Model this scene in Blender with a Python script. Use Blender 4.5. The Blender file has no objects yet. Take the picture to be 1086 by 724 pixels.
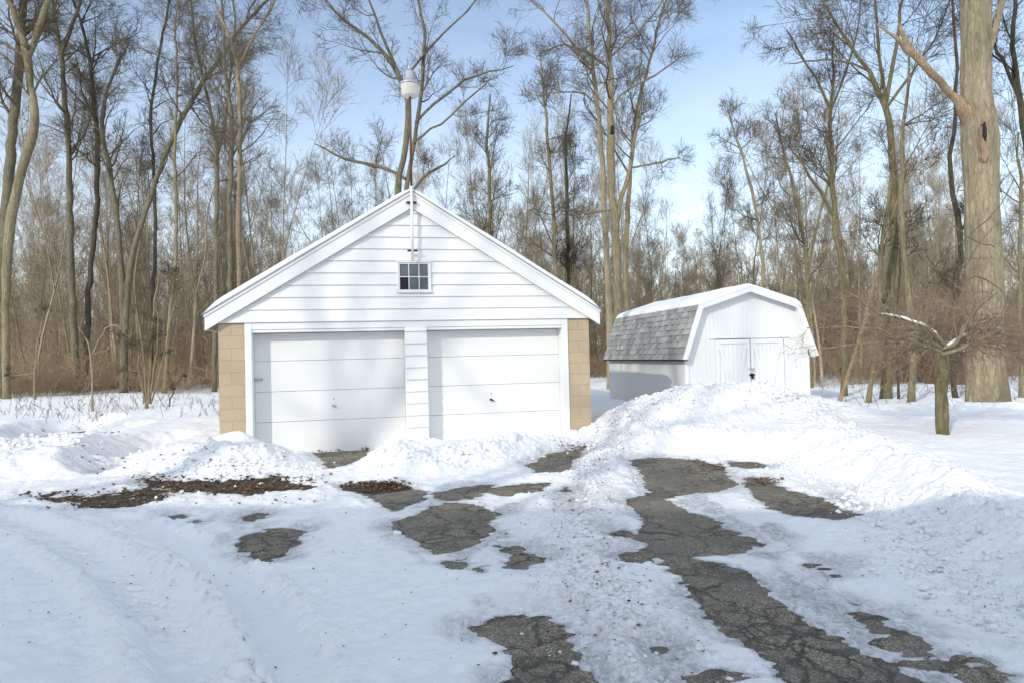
import bpy, bmesh, math, random
import numpy as np
from mathutils import Matrix, Vector
SC = bpy.context.scene
COL = SC.collection
F, CX, CY = 724.0, 543.0, 362.0
PITCH, ROLL, EYE = 0.021, 0.025, 1.6
R = math.radians
SUN_EL, SUN_AZ = R(23.5), R(35)          # azimuth measured from straight behind the camera towards its left
TOSUN = np.array([-math.sin(SUN_AZ)*math.cos(SUN_EL), -math.cos(SUN_AZ)*math.cos(SUN_EL), math.sin(SUN_EL)])

# ------------------------------------------------------------------ layout helpers (surveying the place from the photo)
def ray(px, py):
    X, Y = px-CX, CY-py
    c, s = math.cos(ROLL), math.sin(ROLL)
    X, Y = X*c+Y*s, -X*s+Y*c
    x, d, u = X/F, 1.0, Y/F
    cp, sp = math.cos(PITCH), math.sin(PITCH)
    return np.array([x, d*cp-u*sp, d*sp+u*cp])
def G(px, py, h=0.0):
    r = ray(px, py); k = (h-EYE)/r[2]
    return (r[0]*k, r[1]*k)
def at(px, py, Y):
    r = ray(px, py); k = Y/r[1]
    return np.array([r[0]*k, Y, EYE+r[2]*k])

# ------------------------------------------------------------------ noise
_rs = np.random.RandomState(7)
_perm = _rs.rand(512, 512)
def vnoise(x, y):
    xi = np.floor(x).astype(np.int64); yi = np.floor(y).astype(np.int64)
    fx = x-xi; fy = y-yi
    fx = fx*fx*fx*(fx*(fx*6-15)+10); fy = fy*fy*fy*(fy*(fy*6-15)+10)
    a = _perm[xi & 511, yi & 511]; b = _perm[(xi+1) & 511, yi & 511]
    c = _perm[xi & 511, (yi+1) & 511]; d = _perm[(xi+1) & 511, (yi+1) & 511]
    return (a*(1-fx)+b*fx)*(1-fy)+(c*(1-fx)+d*fx)*fy
def fbm(x, y, o=4, f=1.0, seed=0.0):
    t = np.zeros_like(x); A = 1.0; S = 0
    ca, sa = math.cos(.6), math.sin(.6)
    X = x*f+seed*17.3; Y = y*f+seed*9.1
    for _ in range(o):
        t += A*(vnoise(X, Y)-.5)*2; S += A; A *= .5
        X, Y = (X*ca-Y*sa)*2.03+5.2, (X*sa+Y*ca)*2.03+1.7
    return t/S
def worley(x, y, f, seed=0):
    X = x*f+seed*3.7; Y = y*f+seed*8.3; xi = np.floor(X).astype(np.int64); yi = np.floor(Y).astype(np.int64)
    best = np.full(x.shape, 9.0); rid = np.zeros_like(x); sec = np.full(x.shape, 9.0)
    for i in (-1, 0, 1):
        for j in (-1, 0, 1):
            a, b = (xi+i) & 511, (yi+j) & 511
            dx = xi+i+.1+.8*_perm[a, b]-X; dy = yi+j+.1+.8*_perm[b, (a+77) & 511]-Y
            d = dx*dx+dy*dy; c = d < best
            sec = np.where(c, best, np.minimum(sec, d)); rid = np.where(c, _perm[(a+31) & 511, (b+13) & 511], rid); best = np.where(c, d, best)
    return np.sqrt(best), np.sqrt(sec), rid
def chunks(x, y, f, seed=0):
    wx = x+.25/f*fbm(x, y, 2, f*2, seed); wy = y+.25/f*fbm(x, y, 2, f*2, seed+5)
    a, b, r = worley(wx, wy, f, seed)
    return (.15+.85*r*r)*sstep(0, .22, b-a)
def sstep(a, b, x):
    t = np.clip((x-a)/(b-a), 0, 1); return t*t*(3-2*t)
def sdpoly(x, y, pts):
    P = np.array(pts, float); n = len(P)
    best = np.full(x.shape, 1e9); inside = np.zeros(x.shape, bool)
    for i in range(n):
        ax, ay = P[i]; bx, by = P[(i+1) % n]
        dx, dy = bx-ax, by-ay
        t = np.clip(((x-ax)*dx+(y-ay)*dy)/(dx*dx+dy*dy+1e-12), 0, 1)
        best = np.minimum(best, (x-ax-t*dx)**2+(y-ay-t*dy)**2)
        if ay != by:
            c = ((ay > y) != (by > y)) & (x < (bx-ax)*(y-ay)/(by-ay)+ax)
            inside ^= c
    d = np.sqrt(best)
    return np.where(inside, -d, d)
def dline(x, y, pts):
    P = np.array(pts, float); best = np.full(x.shape, 1e9)
    for i in range(len(P)-1):
        ax, ay = P[i]; bx, by = P[i+1]; dx, dy = bx-ax, by-ay
        t = np.clip(((x-ax)*dx+(y-ay)*dy)/(dx*dx+dy*dy+1e-12), 0, 1)
        best = np.minimum(best, (x-ax-t*dx)**2+(y-ay-t*dy)**2)
    return np.sqrt(best)

# ------------------------------------------------------------------ object helpers
def tag(o, label=None, cat=None, group=None, kind=None):
    if label: o['label'] = label
    if cat: o['category'] = cat
    if group: o['group'] = group
    if kind: o['kind'] = kind
    return o
def link(name, me, mat=None, parent=None, smooth=False):
    o = bpy.data.objects.new(name, me); COL.objects.link(o)
    if mat is not None: me.materials.append(mat)
    if parent is not None: o.parent = parent
    if smooth: me.polygons.foreach_set('use_smooth', [True]*len(me.polygons))
    return o
def empty(name, loc=(0, 0, 0), rz=0.0):
    o = bpy.data.objects.new(name, None); COL.objects.link(o)
    o.location = loc; o.rotation_euler = (0, 0, rz); o.empty_display_size = .3
    return o
def np_mesh(name, V, Fc, k=4):
    V = np.asarray(V, np.float32); Fc = np.asarray(Fc, np.int32)
    me = bpy.data.meshes.new(name)
    me.vertices.add(len(V)); me.vertices.foreach_set('co', V.ravel())
    me.loops.add(Fc.size); me.loops.foreach_set('vertex_index', Fc.ravel())
    me.polygons.add(len(Fc)); me.polygons.foreach_set('loop_start', np.arange(0, Fc.size, k, dtype=np.int32))
    me.polygons.foreach_set('loop_total', np.full(len(Fc), k, np.int32))
    me.polygons.foreach_set('use_smooth', np.ones(len(Fc), bool))
    me.update(calc_edges=True)
    return me
class MB:
    """collects convex boxes / prisms / tubes into one mesh"""
    def __init__(s): s.bm = bmesh.new()
    def box(s, x0, x1, y0, y1, z0, z1, bev=0):
        vs = [s.bm.verts.new((x, y, z)) for z in (z0, z1) for y in (y0, y1) for x in (x0, x1)]
        for f in ((0, 2, 3, 1), (4, 5, 7, 6), (0, 1, 5, 4), (2, 6, 7, 3), (0, 4, 6, 2), (1, 3, 7, 5)):
            s.bm.faces.new([vs[i] for i in f])
        return s
    def prism(s, pts, y0, y1):
        """polygon in x,z extruded along y"""
        a = [s.bm.verts.new((x, y0, z)) for x, z in pts]; b = [s.bm.verts.new((x, y1, z)) for x, z in pts]
        n = len(pts); s.bm.faces.new(a); s.bm.faces.new(b[::-1])
        for i in range(n): s.bm.faces.new((a[i], b[i], b[(i+1) % n], a[(i+1) % n]))
        return s
    def hexa(s, a, b):
        """two quads a,b (4 pts each) joined"""
        va = [s.bm.verts.new(p) for p in a]; vb = [s.bm.verts.new(p) for p in b]
        s.bm.faces.new(va); s.bm.faces.new(vb[::-1])
        for i in range(len(a)): s.bm.faces.new((va[i], vb[i], vb[(i+1) % len(a)], va[(i+1) % len(a)]))
        return s
    def lathe(s, prof, cx, cy, n=24, cap=True):
        rings = []
        for r, z in prof:
            rings.append([s.bm.verts.new((cx+r*math.cos(2*math.pi*i/n), cy+r*math.sin(2*math.pi*i/n), z)) for i in range(n)])
        for a, b in zip(rings, rings[1:]):
            for i in range(n): s.bm.faces.new((a[i], a[(i+1) % n], b[(i+1) % n], b[i]))
        if cap: s.bm.faces.new(rings[0][::-1]); s.bm.faces.new(rings[-1])
        return s
    def tube(s, p, q, r, n=10):
        p, q = Vector(p), Vector(q); d = (q-p).normalized(); u = d.orthogonal().normalized(); v = d.cross(u)
        A = []; B = []
        for i in range(n):
            o = (u*math.cos(2*math.pi*i/n)+v*math.sin(2*math.pi*i/n))*r
            A.append(s.bm.verts.new(p+o)); B.append(s.bm.verts.new(q+o))
        for i in range(n): s.bm.faces.new((A[i], A[(i+1) % n], B[(i+1) % n], B[i]))
        s.bm.faces.new(A[::-1]); s.bm.faces.new(B)
        return s
    def build(s, name, mat, parent=None, smooth=False, bevel=0):
        bmesh.ops.recalc_face_normals(s.bm, faces=s.bm.faces)
        if bevel:
            bmesh.ops.bevel(s.bm, geom=list(s.bm.edges), offset=bevel, segments=1, affect='EDGES', profile=.5)
        me = bpy.data.meshes.new(name); s.bm.to_mesh(me); s.bm.free()
        return link(name, me, mat, parent, smooth)

# ------------------------------------------------------------------ materials
def newmat(name):
    m = bpy.data.materials.new(name); m.use_nodes = True
    nt = m.node_tree; b = nt.nodes['Principled BSDF']
    return m, nt, b
def nd(nt, t, **kw):
    n = nt.nodes.new(t)
    for k, v in kw.items():
        if k in n.inputs.keys(): n.inputs[k].default_value = v
        else: setattr(n, k, v)
    return n
def ramp(nt, fac, stops):
    r = nt.nodes.new('ShaderNodeValToRGB'); e = r.color_ramp.elements
    while len(e) < len(stops): e.new(.5)
    for el, (p, c) in zip(e, stops): el.position = p; el.color = (*c, 1) if len(c) == 3 else c
    nt.links.new(fac, r.inputs[0]); return r.outputs[0]
def mixc(nt, f, a, b, mode='MIX'):
    m = nt.nodes.new('ShaderNodeMix'); m.data_type = 'RGBA'; m.blend_type = mode
    for i, v in ((0, f), (6, a), (7, b)):
        if isinstance(v, (int, float)): m.inputs[i].default_value = v
        elif isinstance(v, tuple): m.inputs[i].default_value = (*v, 1)
        else: nt.links.new(v, m.inputs[i])
    return m.outputs[2]
def mathn(nt, op, a, b=None, clamp=False):
    m = nt.nodes.new('ShaderNodeMath'); m.operation = op; m.use_clamp = clamp
    for i, v in ((0, a), (1, b)):
        if v is None: continue
        if isinstance(v, (int, float)): m.inputs[i].default_value = v
        else: nt.links.new(v, m.inputs[i])
    return m.outputs[0]
def coords(nt, scale=(1, 1, 1), kind='Object'):
    tc = nt.nodes.new('ShaderNodeTexCoord'); mp = nt.nodes.new('ShaderNodeMapping')
    mp.inputs['Scale'].default_value = scale
    nt.links.new(tc.outputs[kind], mp.inputs[0]); return mp.outputs[0]
def worldpos(nt):
    return nt.nodes.new('ShaderNodeNewGeometry').outputs['Position']
def noise(nt, vec, scale, detail=4, rough=.55, dist=0):
    n = nd(nt, 'ShaderNodeTexNoise', Scale=scale, Detail=detail, Roughness=rough, Distortion=dist)
    nt.links.new(vec, n.inputs['Vector']); return n.outputs['Fac']
def bump(nt, b, h, strength=.3, dist=.02, prev=None):
    bn = nd(nt, 'ShaderNodeBump', Strength=strength, Distance=dist)
    nt.links.new(h, bn.inputs['Height'])
    if prev: nt.links.new(prev, bn.inputs['Normal'])
    nt.links.new(bn.outputs[0], b.inputs['Normal']); return bn.outputs[0]

def m_paint(name, col, rough=.55, dirt=.06, groove=None, yellow=0):
    m, nt, b = newmat(name)
    p = coords(nt)
    n1 = noise(nt, p, 1.3, 6, .6); n2 = noise(nt, coords(nt, (14, 14, 1.2)), 2.5, 5, .7)
    c = mixc(nt, mathn(nt, 'MULTIPLY', n1, dirt*3), tuple(col), tuple(x*.86 for x in col))
    st = ramp(nt, n2, [(.55, (0, 0, 0)), (.8, (1, 1, 1))])
    c = mixc(nt, mathn(nt, 'MULTIPLY', st, dirt*4), c, (col[0]*.8, col[1]*.78, col[2]*.72))
    nt.links.new(c, b.inputs['Base Color']); b.inputs['Roughness'].default_value = rough
    bump(nt, b, noise(nt, coords(nt, (40, 40, 6)), 3, 3), .12, .002)
    return m
def m_flat(name, col, rough=.5, metal=0, var=.25):
    m, nt, b = newmat(name)
    n = noise(nt, coords(nt), 12, 5, .65)
    c = mixc(nt, n, tuple(x*(1-var) for x in col), tuple(min(1, x*(1+var)) for x in col))
    nt.links.new(c, b.inputs['Base Color']); b.inputs['Roughness'].default_value = rough
    b.inputs['Metallic'].default_value = metal
    return m
def m_bark(name, a, c, moss=0.0):
    m, nt, b = newmat(name)
    p = coords(nt, (1, 1, .22))
    n1 = noise(nt, p, 22, 7, .75, .8); n2 = noise(nt, coords(nt, (1, 1, .4)), 1.6, 4, .6)
    col = mixc(nt, ramp(nt, n1, [(.38, (0, 0, 0)), (.62, (1, 1, 1))]), tuple(a), tuple(c))
    col = mixc(nt, ramp(nt, n2, [(.45, (0, 0, 0)), (.75, (.7, .7, .7))]), col, tuple(x*.62 for x in a))
    if moss: col = mixc(nt, mathn(nt, 'MULTIPLY', ramp(nt, noise(nt, p, 3, 4, .6), [(.5, (0, 0, 0)), (.68, (1, 1, 1))]), moss), col, (.19, .185, .10))
    nt.links.new(col, b.inputs['Base Color']); b.inputs['Roughness'].default_value = .9
    b.inputs['Specular IOR Level'].default_value = .2
    bump(nt, b, n1, 1.0, .06)
    return m
WHITE = m_paint('white_paint', (.72, .725, .71))
WHITE2 = m_paint('white_door_paint', (.72, .725, .71), .45, .04)
SHEDW = m_paint('shed_white_paint', (.72, .735, .735), .6, .05)
RUST = m_flat('rusty_iron', (.13, .055, .035), .85, .2, .5)
GALV = m_flat('galvanised_metal', (.42, .43, .43), .45, .6, .2)
LENS = m_flat('milky_lens', (.62, .60, .52), .3, 0, .08)
BLACK = m_flat('black_iron', (.012, .012, .013), .5, .3)
DARKIN = m_flat('dark_interior', (.01, .01, .012), .9)
BK = dict(
    tan=m_bark('tan_bark', (.17, .138, .080), (.37, .315, .20), 0.3),
    pale=m_bark('pale_bark', (.24, .195, .125), (.45, .385, .265), 0.3),
    grey=m_bark('grey_bark', (.10, .087, .058), (.26, .23, .155), 0.35),
    dark=m_bark('dark_bark', (.045, .039, .028), (.14, .122, .085), 0.15),
    olive=m_bark('olive_bark', (.125, .105, .052), (.29, .25, .14), 0.4),
    red=m_bark('reddish_bark', (.19, .14, .09), (.37, .295, .20), 0),
    brush=m_bark('brush_bark', (.34, .23, .14), (.56, .425, .28), 0),
    wood=m_bark('wood_bark', (.27, .21, .135), (.50, .42, .29), 0.05),
    twig=m_bark('twig_bark', (.10, .08, .050), (.24, .20, .13), 0),
    thorn=m_bark('reddish_twig_bark', (.36, .25, .17), (.57, .44, .31), 0),
    bare=m_bark('stripped_wood', (.26, .18, .11), (.50, .37, .24), 0))

def m_block():
    m, nt, b = newmat('tan_block')
    p = coords(nt); sx = nt.nodes.new('ShaderNodeSeparateXYZ'); nt.links.new(p, sx.inputs[0])
    cb = nt.nodes.new('ShaderNodeCombineXYZ')
    nt.links.new(mathn(nt, 'ADD', sx.outputs[0], sx.outputs[1]), cb.inputs[0]); nt.links.new(sx.outputs[2], cb.inputs[1])
    br = nd(nt, 'ShaderNodeTexBrick', Scale=1.0); br.offset = .5
    br.inputs['Mortar Size'].default_value = .009; br.inputs['Brick Width'].default_value = .41; br.inputs['Row Height'].default_value = .205
    br.inputs['Mortar Smooth'].default_value = .3
    br.inputs['Color1'].default_value = (.50, .395, .27, 1); br.inputs['Color2'].default_value = (.46, .36, .245, 1); br.inputs['Mortar'].default_value = (.40, .315, .215, 1)
    nt.links.new(cb.outputs[0], br.inputs['Vector'])
    n = noise(nt, p, 18, 6, .7)
    c = mixc(nt, mathn(nt, 'MULTIPLY', n, .6), br.outputs['Color'], (.33, .25, .16))
    c = mixc(nt, ramp(nt, noise(nt, p, 5, 5, .7), [(.66, (0, 0, 0)), (.72, (.6, .6, .6))]), c, (.62, .57, .5))
    nt.links.new(c, b.inputs['Base Color']); b.inputs['Roughness'].default_value = .9
    h = mathn(nt, 'ADD', mathn(nt, 'MULTIPLY', n, .4), mathn(nt, 'MULTIPLY', br.outputs['Fac'], -1.0))
    bump(nt, b, h, .5, .008)
    return m
BLOCK = m_block()
def m_shingle():
    m, nt, b = newmat('grey_shingle')
    p = coords(nt, (1, 1, 1), 'UV')
    br = nd(nt, 'ShaderNodeTexBrick', Scale=1.0); br.offset = .37; br.offset_frequency = 2; br.squash = .7; br.squash_frequency = 3
    br.inputs['Mortar Size'].default_value = .0; br.inputs['Brick Width'].default_value = .22; br.inputs['Row Height'].default_value = .14
    br.inputs['Color1'].default_value = (.19, .195, .195, 1); br.inputs['Color2'].default_value = (.44, .445, .44, 1)
    nt.links.new(p, br.inputs['Vector'])
    n = noise(nt, p, 60, 3, .8)
    c = mixc(nt, mathn(nt, 'MULTIPLY', n, .7), br.outputs['Color'], (.32, .325, .32))
    nt.links.new(c, b.inputs['Base Color']); b.inputs['Roughness'].default_value = .95
    bump(nt, b, n, .5, .004)
    return m
SHINGLE = m_shingle()
def m_siding_vertical():
    m = m_paint('grooved_white_siding', (.71, .725, .725), .6, .07)
    return m
GROOVED = m_siding_vertical()
def m_snow(name, attrs=True):
    m, nt, b = newmat(name)
    p = worldpos(nt)
    n1 = noise(nt, p, 2.2, 5, .6); n2 = noise(nt, p, 38, 5, .72); n3 = noise(nt, p, 9, 5, .65)
    col = mixc(nt, n1, (.84, .855, .88), (.89, .895, .905))
    if attrs:
        ai = nt.nodes.new('ShaderNodeAttribute'); ai.attribute_name = 'ice'
        ad = nt.nodes.new('ShaderNodeAttribute'); ad.attribute_name = 'dirt'
        sp = ramp(nt, noise(nt, p, 26, 6, .75), [(.46, (0, 0, 0)), (.62, (1, 1, 1))])
        sp2 = ramp(nt, n3, [(.35, (.25, .25, .25)), (.7, (1, 1, 1))])
        d = mathn(nt, 'MULTIPLY', mathn(nt, 'MULTIPLY', sp, sp2), ad.outputs['Fac'], True)
        col = mixc(nt, d, col, (.24, .19, .145))
        mp = nt.nodes.new('ShaderNodeMapping'); mp.inputs['Scale'].default_value = (1, .6, 1); nt.links.new(p, mp.inputs[0])
        ic = ramp(nt, noise(nt, mp.outputs[0], 17, 7, .8, .8), [(.40, (0, 0, 0)), (.60, (1, 1, 1))])
        im = mathn(nt, 'MULTIPLY', ai.outputs['Fac'], mathn(nt, 'ADD', mathn(nt, 'MULTIPLY', ic, .75), .25), True)
        col = mixc(nt, im, col, (.30, .315, .325))
        rg = mathn(nt, 'SUBTRACT', .75, mathn(nt, 'MULTIPLY', im, .4))
        nt.links.new(rg, b.inputs['Roughness'])
        # stray specks of grit and leaf crumbs
        g = ramp(nt, noise(nt, p, 55, 2, .4), [(.755, (0, 0, 0)), (.78, (1, 1, 1))])
        col = mixc(nt, mathn(nt, 'MULTIPLY', g, .75), col, (.10, .075, .055))
    else:
        b.inputs['Roughness'].default_value = .75
    nt.links.new(col, b.inputs['Base Color'])
    b.inputs['Specular IOR Level'].default_value = .25
    h = mathn(nt, 'ADD', mathn(nt, 'MULTIPLY', n3, 1.0), mathn(nt, 'MULTIPLY', n2, .45))
    bump(nt, b, h, .75, .035)
    return m
SNOW = m_snow('snow_ground'); SNOWP = m_snow('clean_snow', False)
def m_asphalt():
    m, nt, b = newmat('cracked_asphalt')
    p = worldpos(nt)
    dn = nd(nt, 'ShaderNodeTexNoise', Scale=2.5, Detail=5, Roughness=.65); nt.links.new(p, dn.inputs['Vector'])
    sub = nt.nodes.new('ShaderNodeVectorMath'); sub.operation = 'MULTIPLY_ADD'
    nt.links.new(dn.outputs['Color'], sub.inputs[0]); sub.inputs[1].default_value = (.5, .5, 0); nt.links.new(p, sub.inputs[2])
    cr = []
    for sc, w in ((2.1, .017), (5.6, .019)):
        v = nd(nt, 'ShaderNodeTexVoronoi', Scale=sc); v.feature = 'DISTANCE_TO_EDGE'; nt.links.new(sub.outputs[0], v.inputs['Vector'])
        cr.append(ramp(nt, v.outputs['Distance'], [(0, (1, 1, 1)), (w*sc*.4, (.7, .7, .7)), (w*sc*.9, (0, 0, 0))]))
    gate = ramp(nt, noise(nt, p, 1.1, 3), [(.42, (0, 0, 0)), (.58, (1, 1, 1))]); gate0 = ramp(nt, noise(nt, p, .9, 5, .7), [(.36, (.15, .15, .15)), (.55, (1, 1, 1))])
    c2 = mathn(nt, 'MULTIPLY', cr[1], gate)
    crack = mathn(nt, 'MAXIMUM', mathn(nt, 'MULTIPLY', cr[0], gate0), c2)
    ag = nd(nt, 'ShaderNodeTexVoronoi', Scale=120.0); nt.links.new(p, ag.inputs['Vector'])
    agc = ramp(nt, ag.outputs['Color'], [(.15, (.082, .070, .050)), (.6, (.215, .186, .138)), (.95, (.48, .43, .34))])
    wet = ramp(nt, noise(nt, p, 1.7, 5, .7), [(.38, (1, 1, 1)), (.58, (0, 0, 0))])
    col = mixc(nt, mathn(nt, 'MULTIPLY', wet, .6), agc, (.07, .062, .05))
    col = mixc(nt, mathn(nt, 'MULTIPLY', crack, .85), col, (.02, .019, .016))
    mo = mathn(nt, 'MULTIPLY', mathn(nt, 'MULTIPLY', crack, ramp(nt, noise(nt, p, 5, 3), [(.52, (0, 0, 0)), (.62, (1, 1, 1))])), .8)
    col = mixc(nt, mo, col, (.10, .085, .03))
    nt.links.new(col, b.inputs['Base Color'])
    nt.links.new(mathn(nt, 'SUBTRACT', .85, mathn(nt, 'MULTIPLY', wet, .3)), b.inputs['Roughness'])
    h = mathn(nt, 'SUBTRACT', mathn(nt, 'MULTIPLY', ag.outputs['Distance'], .5), mathn(nt, 'MULTIPLY', crack, 2.0))
    bump(nt, b, h, .8, .01)
    return m
ASPH = m_asphalt()
def m_soil():
    m, nt, b = newmat('leafy_soil')
    p = worldpos(nt)
    v = nd(nt, 'ShaderNodeTexVoronoi', Scale=24.0); nt.links.new(p, v.inputs['Vector'])
    c = ramp(nt, v.outputs['Color'], [(.1, (.03, .024, .016)), (.45, (.075, .052, .03)), (.7, (.06, .062, .022)), (.95, (.16, .09, .05))])
    c = mixc(nt, noise(nt, p, 40, 4, .7), c, (.04, .03, .02))
    nt.links.new(c, b.inputs['Base Color']); b.inputs['Roughness'].default_value = .95
    bump(nt, b, v.outputs['Distance'], 1, .03)
    return m
SOIL = m_soil()
def m_leaf():
    m, nt, b = newmat('dry_leaf')
    oi = nt.nodes.new('ShaderNodeNewGeometry')
    c = ramp(nt, oi.outputs['Random Per Island'], [(0, (.05, .03, .02)), (.4, (.12, .07, .04)), (.75, (.22, .12, .07)), (1, (.30, .21, .13))])
    nt.links.new(c, b.inputs['Base Color']); b.inputs['Roughness'].default_value = .8
    return m
LEAF = m_leaf()
def m_glass():
    m, nt, b = newmat('dusty_window_glass')
    n = noise(nt, coords(nt), 5, 5, .7)
    c = mixc(nt, n, (.035, .045, .05), (.17, .20, .205))
    nt.links.new(c, b.inputs['Base Color']); b.inputs['Roughness'].default_value = .12
    return m
GLASS = m_glass()

# ------------------------------------------------------------------ ground
def PX(pts, h=0.0): return [G(a, b, h) for a, b in pts]
DRIVE = PX([(-400, 600), (-60, 520), (20, 512), (150, 506), (225, 508), (320, 502), (338, 486), (336, 474), (394, 474), (392, 484), (370, 497), (400, 510), (470, 507), (560, 494), (575, 483), (625, 471),
            (668, 484), (760, 484), (830, 492), (905, 528), (945, 566), (1010, 616), (1075, 668), (1200, 760)]) + [(3.4, 1.5), (3.4, -3), (-6, -3), (-6, 1.5)]
HOLES = [
 [(252, 579), (262, 569), (285, 560), (322, 562), (318, 578), (300, 588), (282, 596), (262, 590)],
 [(147, 506), (200, 510), (240, 508), (290, 505), (335, 513), (325, 521), (270, 525), (215, 524), (180, 521), (150, 514)],
 [(25, 523), (60, 524), (100, 525), (140, 520), (180, 516), (178, 531), (120, 541), (80, 539), (40, 533)],
 [(333, 480), (345, 475), (393, 474), (386, 487), (365, 492), (350, 497), (338, 487)],
 [(362, 515), (400, 512), (430, 516), (455, 521), (450, 530), (420, 541), (400, 533), (385, 523)],
 [(455, 523), (490, 516), (520, 514), (500, 529), (470, 531)],
 [(508, 520), (545, 514), (584, 511), (577, 522), (540, 525)],
 [(418, 553), (450, 541), (470, 532), (500, 534), (540, 545), (515, 552), (527, 561), (512, 573), (490, 583), (465, 585), (440, 575), (424, 566)],
 [(523, 578), (555, 580), (570, 592), (554, 603), (537, 600), (545, 588)],
 [(472, 596), (490, 593), (502, 598), (485, 603)],
 [(560, 493), (580, 482), (622, 473), (612, 487), (597, 501), (575, 501)],
 [(508, 665), (530, 656), (570, 655), (602, 664), (606, 690), (620, 724), (645, 770), (560, 770), (548, 715), (540, 690)],
 [(666, 487), (690, 485), (735, 487), (765, 494), (780, 512), (770, 520), (740, 523), (703, 529), (742, 546), (772, 560), (803, 577), (770, 589), (740, 589), (712, 591), (690, 581), (668, 570), (680, 556), (672, 540), (664, 530), (690, 524), (684, 505)],
 [(698, 589), (745, 593), (792, 606), (832, 640), (862, 661), (910, 689), (952, 709), (1000, 726), (1050, 775), (890, 775), (848, 726), (798, 692), (758, 657), (728, 622)],
 [(786, 506), (812, 507), (832, 520), (872, 528), (903, 545), (890, 550), (850, 548), (813, 537), (798, 521)],
 [(771, 488), (800, 490), (818, 495), (800, 497), (776, 494)]]
SPOTS = [(660, 566, 14, 4), (676, 590, 18, 5), (690, 584, 10, 4), (922, 655, 16, 5), (955, 682, 22, 7), (995, 705, 36, 10), (760, 716, 20, 6), (270, 548, 9, 3),
         (905, 640, 8, 3), (508, 605, 7, 3), (548, 655, 9, 3), (1030, 718, 30, 7), (940, 668, 12, 4), (885, 610, 9, 3), (875, 603, 7, 2.5), (600, 520, 7, 3), (603, 530, 5, 3), (66, 462, 20, 4), (52, 470, 8, 3), (105, 470, 6, 2), (36, 478, 5, 2), (118, 500, 6, 2), (155, 484, 6, 2), (185, 549, 10, 2.4), (205, 553, 7, 2), (700, 690, 6, 3), (855, 600, 12, 2)]
ICE = [
 [(395, 560), (440, 590), (560, 612), (580, 590), (545, 560), (560, 530), (500, 525), (430, 540)],
 [(235, 580), (250, 560), (330, 552), (340, 575), (320, 592), (280, 602), (240, 596)],
 [(770, 590), (830, 600), (880, 625), (960, 665), (1080, 720), (1080, 760), (960, 750), (880, 690), (830, 650)],
 [(700, 520), (760, 515), (850, 570), (830, 600), (780, 595)],
 [(850, 505), (900, 520), (930, 545), (905, 555), (850, 515)],
 [(495, 640), (560, 630), (620, 640), (640, 700), (560, 680), (520, 690)]]
GYAW, GX, GY = .21, -1.753, 12.218
def gl(t, d):                                  # garage local -> world
    c, s = math.cos(GYAW), math.sin(GYAW); return (GX+t*c-d*s, GY+t*s+d*c)
SYAW, SX, SY = .199, 3.757, 14.879
def gauss(x, y, cx, cy, sx, sy, rot=0.0):
    c, s = math.cos(rot), math.sin(rot); u = (x-cx)*c+(y-cy)*s; v = -(x-cx)*s+(y-cy)*c
    return np.exp(-.5*((u/sx)**2+(v/sy)**2))
def smooth_h(x, y):
    """terrain the trees and buildings stand on (top of the undisturbed snow)"""
    h = .30+.07*fbm(x, y, 3, .16, 3)
    h = h-.55*sstep(21, 33, y+.25*x-2)*sstep(4, 12, x)
    h = h+.12*sstep(16, 30, y)*(1-sstep(-2, 6, x))
    return h
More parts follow.
